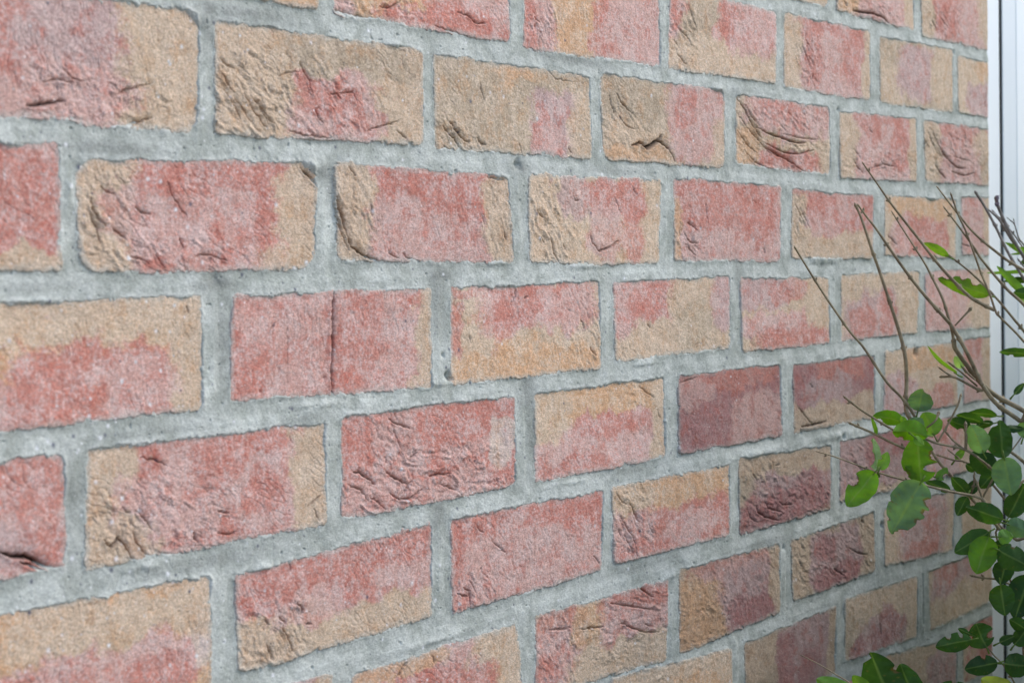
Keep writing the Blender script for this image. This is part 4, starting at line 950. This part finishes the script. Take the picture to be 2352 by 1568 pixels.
    lf((1968,1608), (1874,1556), 50, 'mid', 1.50, tilt=.1, bites=((1,.35,.12,.4),))
    lf((2000,1600), (1958,1548), 34, 'lime', 1.49, tilt=.2, bites=((1,.6,.1,.3),))
    lf((2058,1640), (1998,1494), 96, 'dark', 1.50, tilt=.05, bites=((1,.93,.05,.9),(-1,.6,.06,.2)), fold=.3)
    lf((2110,1625), (2066,1522), 64, 'dark', 1.515, tilt=-.1)
    lf((2258,970), (2196,950), 24, 'dark', 1.62, tilt=.7)
    lf((2290,955), (2222,944), 20, 'dark', 1.63, tilt=.8)
    lf((2230,985), (2176,962), 30, 'dark', 1.62, tilt=.5, bites=((1,.3,.1,.5),))
    lf((2282,972), (2236,980), 18, 'dark', 1.63, tilt=.6)
    lf((2310,982), (2352,985), 18, 'deep', 1.62, tilt=.6)
    lf((2330,905), (2352,880), 16, 'deep', 1.6)
    lf((2350,1005), (2364,960), 40, 'teal', 1.62)
    lf((2195,1055), (2215,1030), 18, 'mid', 1.64)
    lf((2240,985), (2222,1004), 16, 'mid', 1.62)
    rr = random.Random(5)
    # unseen body of the shrub, added tall and dense to shade the wall
    cnt = 0; tries = 0
    while cnt < 15000 and tries < 190000:
        tries += 1
        X_, Y_, Z_ = rr.uniform(-1.0, 1.1), (rr.uniform(-.35, 1.5) if rr.random() < .5 else rr.uniform(.35, 1.3)), rr.uniform(-1.1, -.16)
        q = ((X_ - .05) / 1.05) ** 2 + ((Z_ + .65) / .55) ** 2 + (max(0, (.55 - .5 * (X_ + .4)) - Y_) / .30) ** 2
        if q > 1 + rr.uniform(-.15, .1): continue
        P = np.array([X_, Y_, Z_]); c = R @ (P - CAM)
        if c[2] < .45: continue
        sx_, sy_ = W / 2 + F * c[0] / c[2], H / 2 + F * c[1] / c[2]
        m_ = 110 / c[2] + 30
        if sx_ < W + m_ and -m_ < sy_ < H + m_: continue
        a = rr.uniform(0, 6.28); ll = rr.uniform(.032, .052) * F / c[2]
        t_ = (sx_ + math.cos(a) * ll, sy_ + math.sin(a) * ll)
        leaf(G, (sx_, sy_), t_, ll * rr.uniform(.5, .7), rr.choice(['dark', 'deep', 'mid', 'teal', 'olive']), c[2], tilt=rr.uniform(-.9, .9), dd=rr.uniform(-.03, .03), petiole=False, seed=tries, res=(6, 2))
        cnt += 1
    print('LEAVES', cnt, tries)
    mesh_obj('foliage', np.vstack(G.V), G.F, M_LEAF, root, True, {'tone': np.vstack(G.C)})

def build_narrow():
    base = w2b(at(2560, 1200, 1.86))
    root = empty('narrow_leaved_shrub', (base[0], base[1], 0))
    tag(root, 'grey twigged shrub with narrow leaves and a purplish bud against the white door', 'shrub')
    foot = [(base[0] + .02, base[1], .8), (base[0], base[1], -.01)]
    b = lambda pts, r0, r1, d=1.80, tail=None: branch(root, M_BARKG, pts, d, r0, r1, tail=tail)
    b('2243,445 2263,477 2287,521 2316,581 2352,641 2400,720 2460,840', 3.6, 6.5, 1.78, foot)
    b('2288,458 2291,470 2302,497 2323,542 2340,572 2352,592 2400,690 2470,830', 4.4, 6.5, 1.80, foot)
    b('2265,478 2280,490 2297,508 2316,540 2334,566', 2.2, 3.6, 1.81)
    b('2318,504 2330,516 2340,547 2352,563 2390,620', 1.2, 3.2, 1.82)
    b('2329,508 2332,520 2338,538', 1.2, 1.0, 1.82)
    b('2283,487 2300,505 2330,540 2352,572 2380,600', 1.2, 2.6, 1.84)
    b('2342,600 2352,612 2380,640', 2.2, 3.2, 1.82)
    G = Geo()
    # purplish bud cluster
    rb = random.Random(2)
    for i in range(16):
        A = w2b(at(2287 + rb.uniform(-1, 7) , 455 + rb.uniform(-4, 20), 1.795 + rb.uniform(-.004, .004)))
        t = np.array([rb.uniform(-.6, .3), rb.uniform(-.4, .2), rb.uniform(.3, 1)]); t /= np.linalg.norm(t)
        tube(G, [A, A + t * .0016, A + t * .0034], [.0007, .0012, .0002], 6)
    A = w2b(at(2288, 456, 1.795)); Bq = w2b(at(2296, 449, 1.795)); tube(G, [A, (A + Bq) / 2 + np.array((0, 0, .001)), Bq], [.0008, .0006, .0003], 6)
    mesh_obj('bud', np.vstack(G.V), G.F, plain('purple_bud', (.17, .13, .16), .7, 200, .3, .3), root, True)
    G = Geo()
    lf = lambda *a, **k: leaf(G, *a, **k)
    lf((2366,690), (2290,608), 20, 'mid', 1.78, tilt=.3, shape=1.0)
    lf((2372,622), (2268,632), 9, 'mid', 1.79, tilt=.9, curl=-.12)
    lf((2376,646), (2302,643), 14, 'dark', 1.79, tilt=.8)
    lf((2378,600), (2309,553), 14, 'mid', 1.81, tilt=.6)
    lf((2372,676), (2326,672), 26, 'dark', 1.76, tilt=.2)
    lf((2380,690), (2334,684), 22, 'pale', 1.765, tilt=.2)
    lf((2374,575), (2330,572), 12, 'mid', 1.82, tilt=.5)
    lf((2376,590), (2342,606), 16, 'dark', 1.82, tilt=.5)
    lf((2352,582), (2318,584), 5, 'mid', 1.82, tilt=.3)
    rr = random.Random(9)
    for i in range(120):
        px_, py_ = rr.uniform(2430, 2750), rr.uniform(600, 2200); a = rr.uniform(2.5, 5.5); ll = rr.uniform(60, 100)
        t_ = (px_ + math.cos(a) * ll, py_ + math.sin(a) * ll)
        if t_[0] < 2362: continue
        leaf(G, (px_, py_), t_, ll * .24, rr.choice(['mid', 'dark', 'teal']), rr.uniform(1.72, 1.92), tilt=rr.uniform(-.8, .8), petiole=False, seed=i, res=(12, 3))
    mesh_obj('foliage', np.vstack(G.V), G.F, M_LEAF, root, True, {'tone': np.vstack(G.C)})
build_privet()
build_narrow()
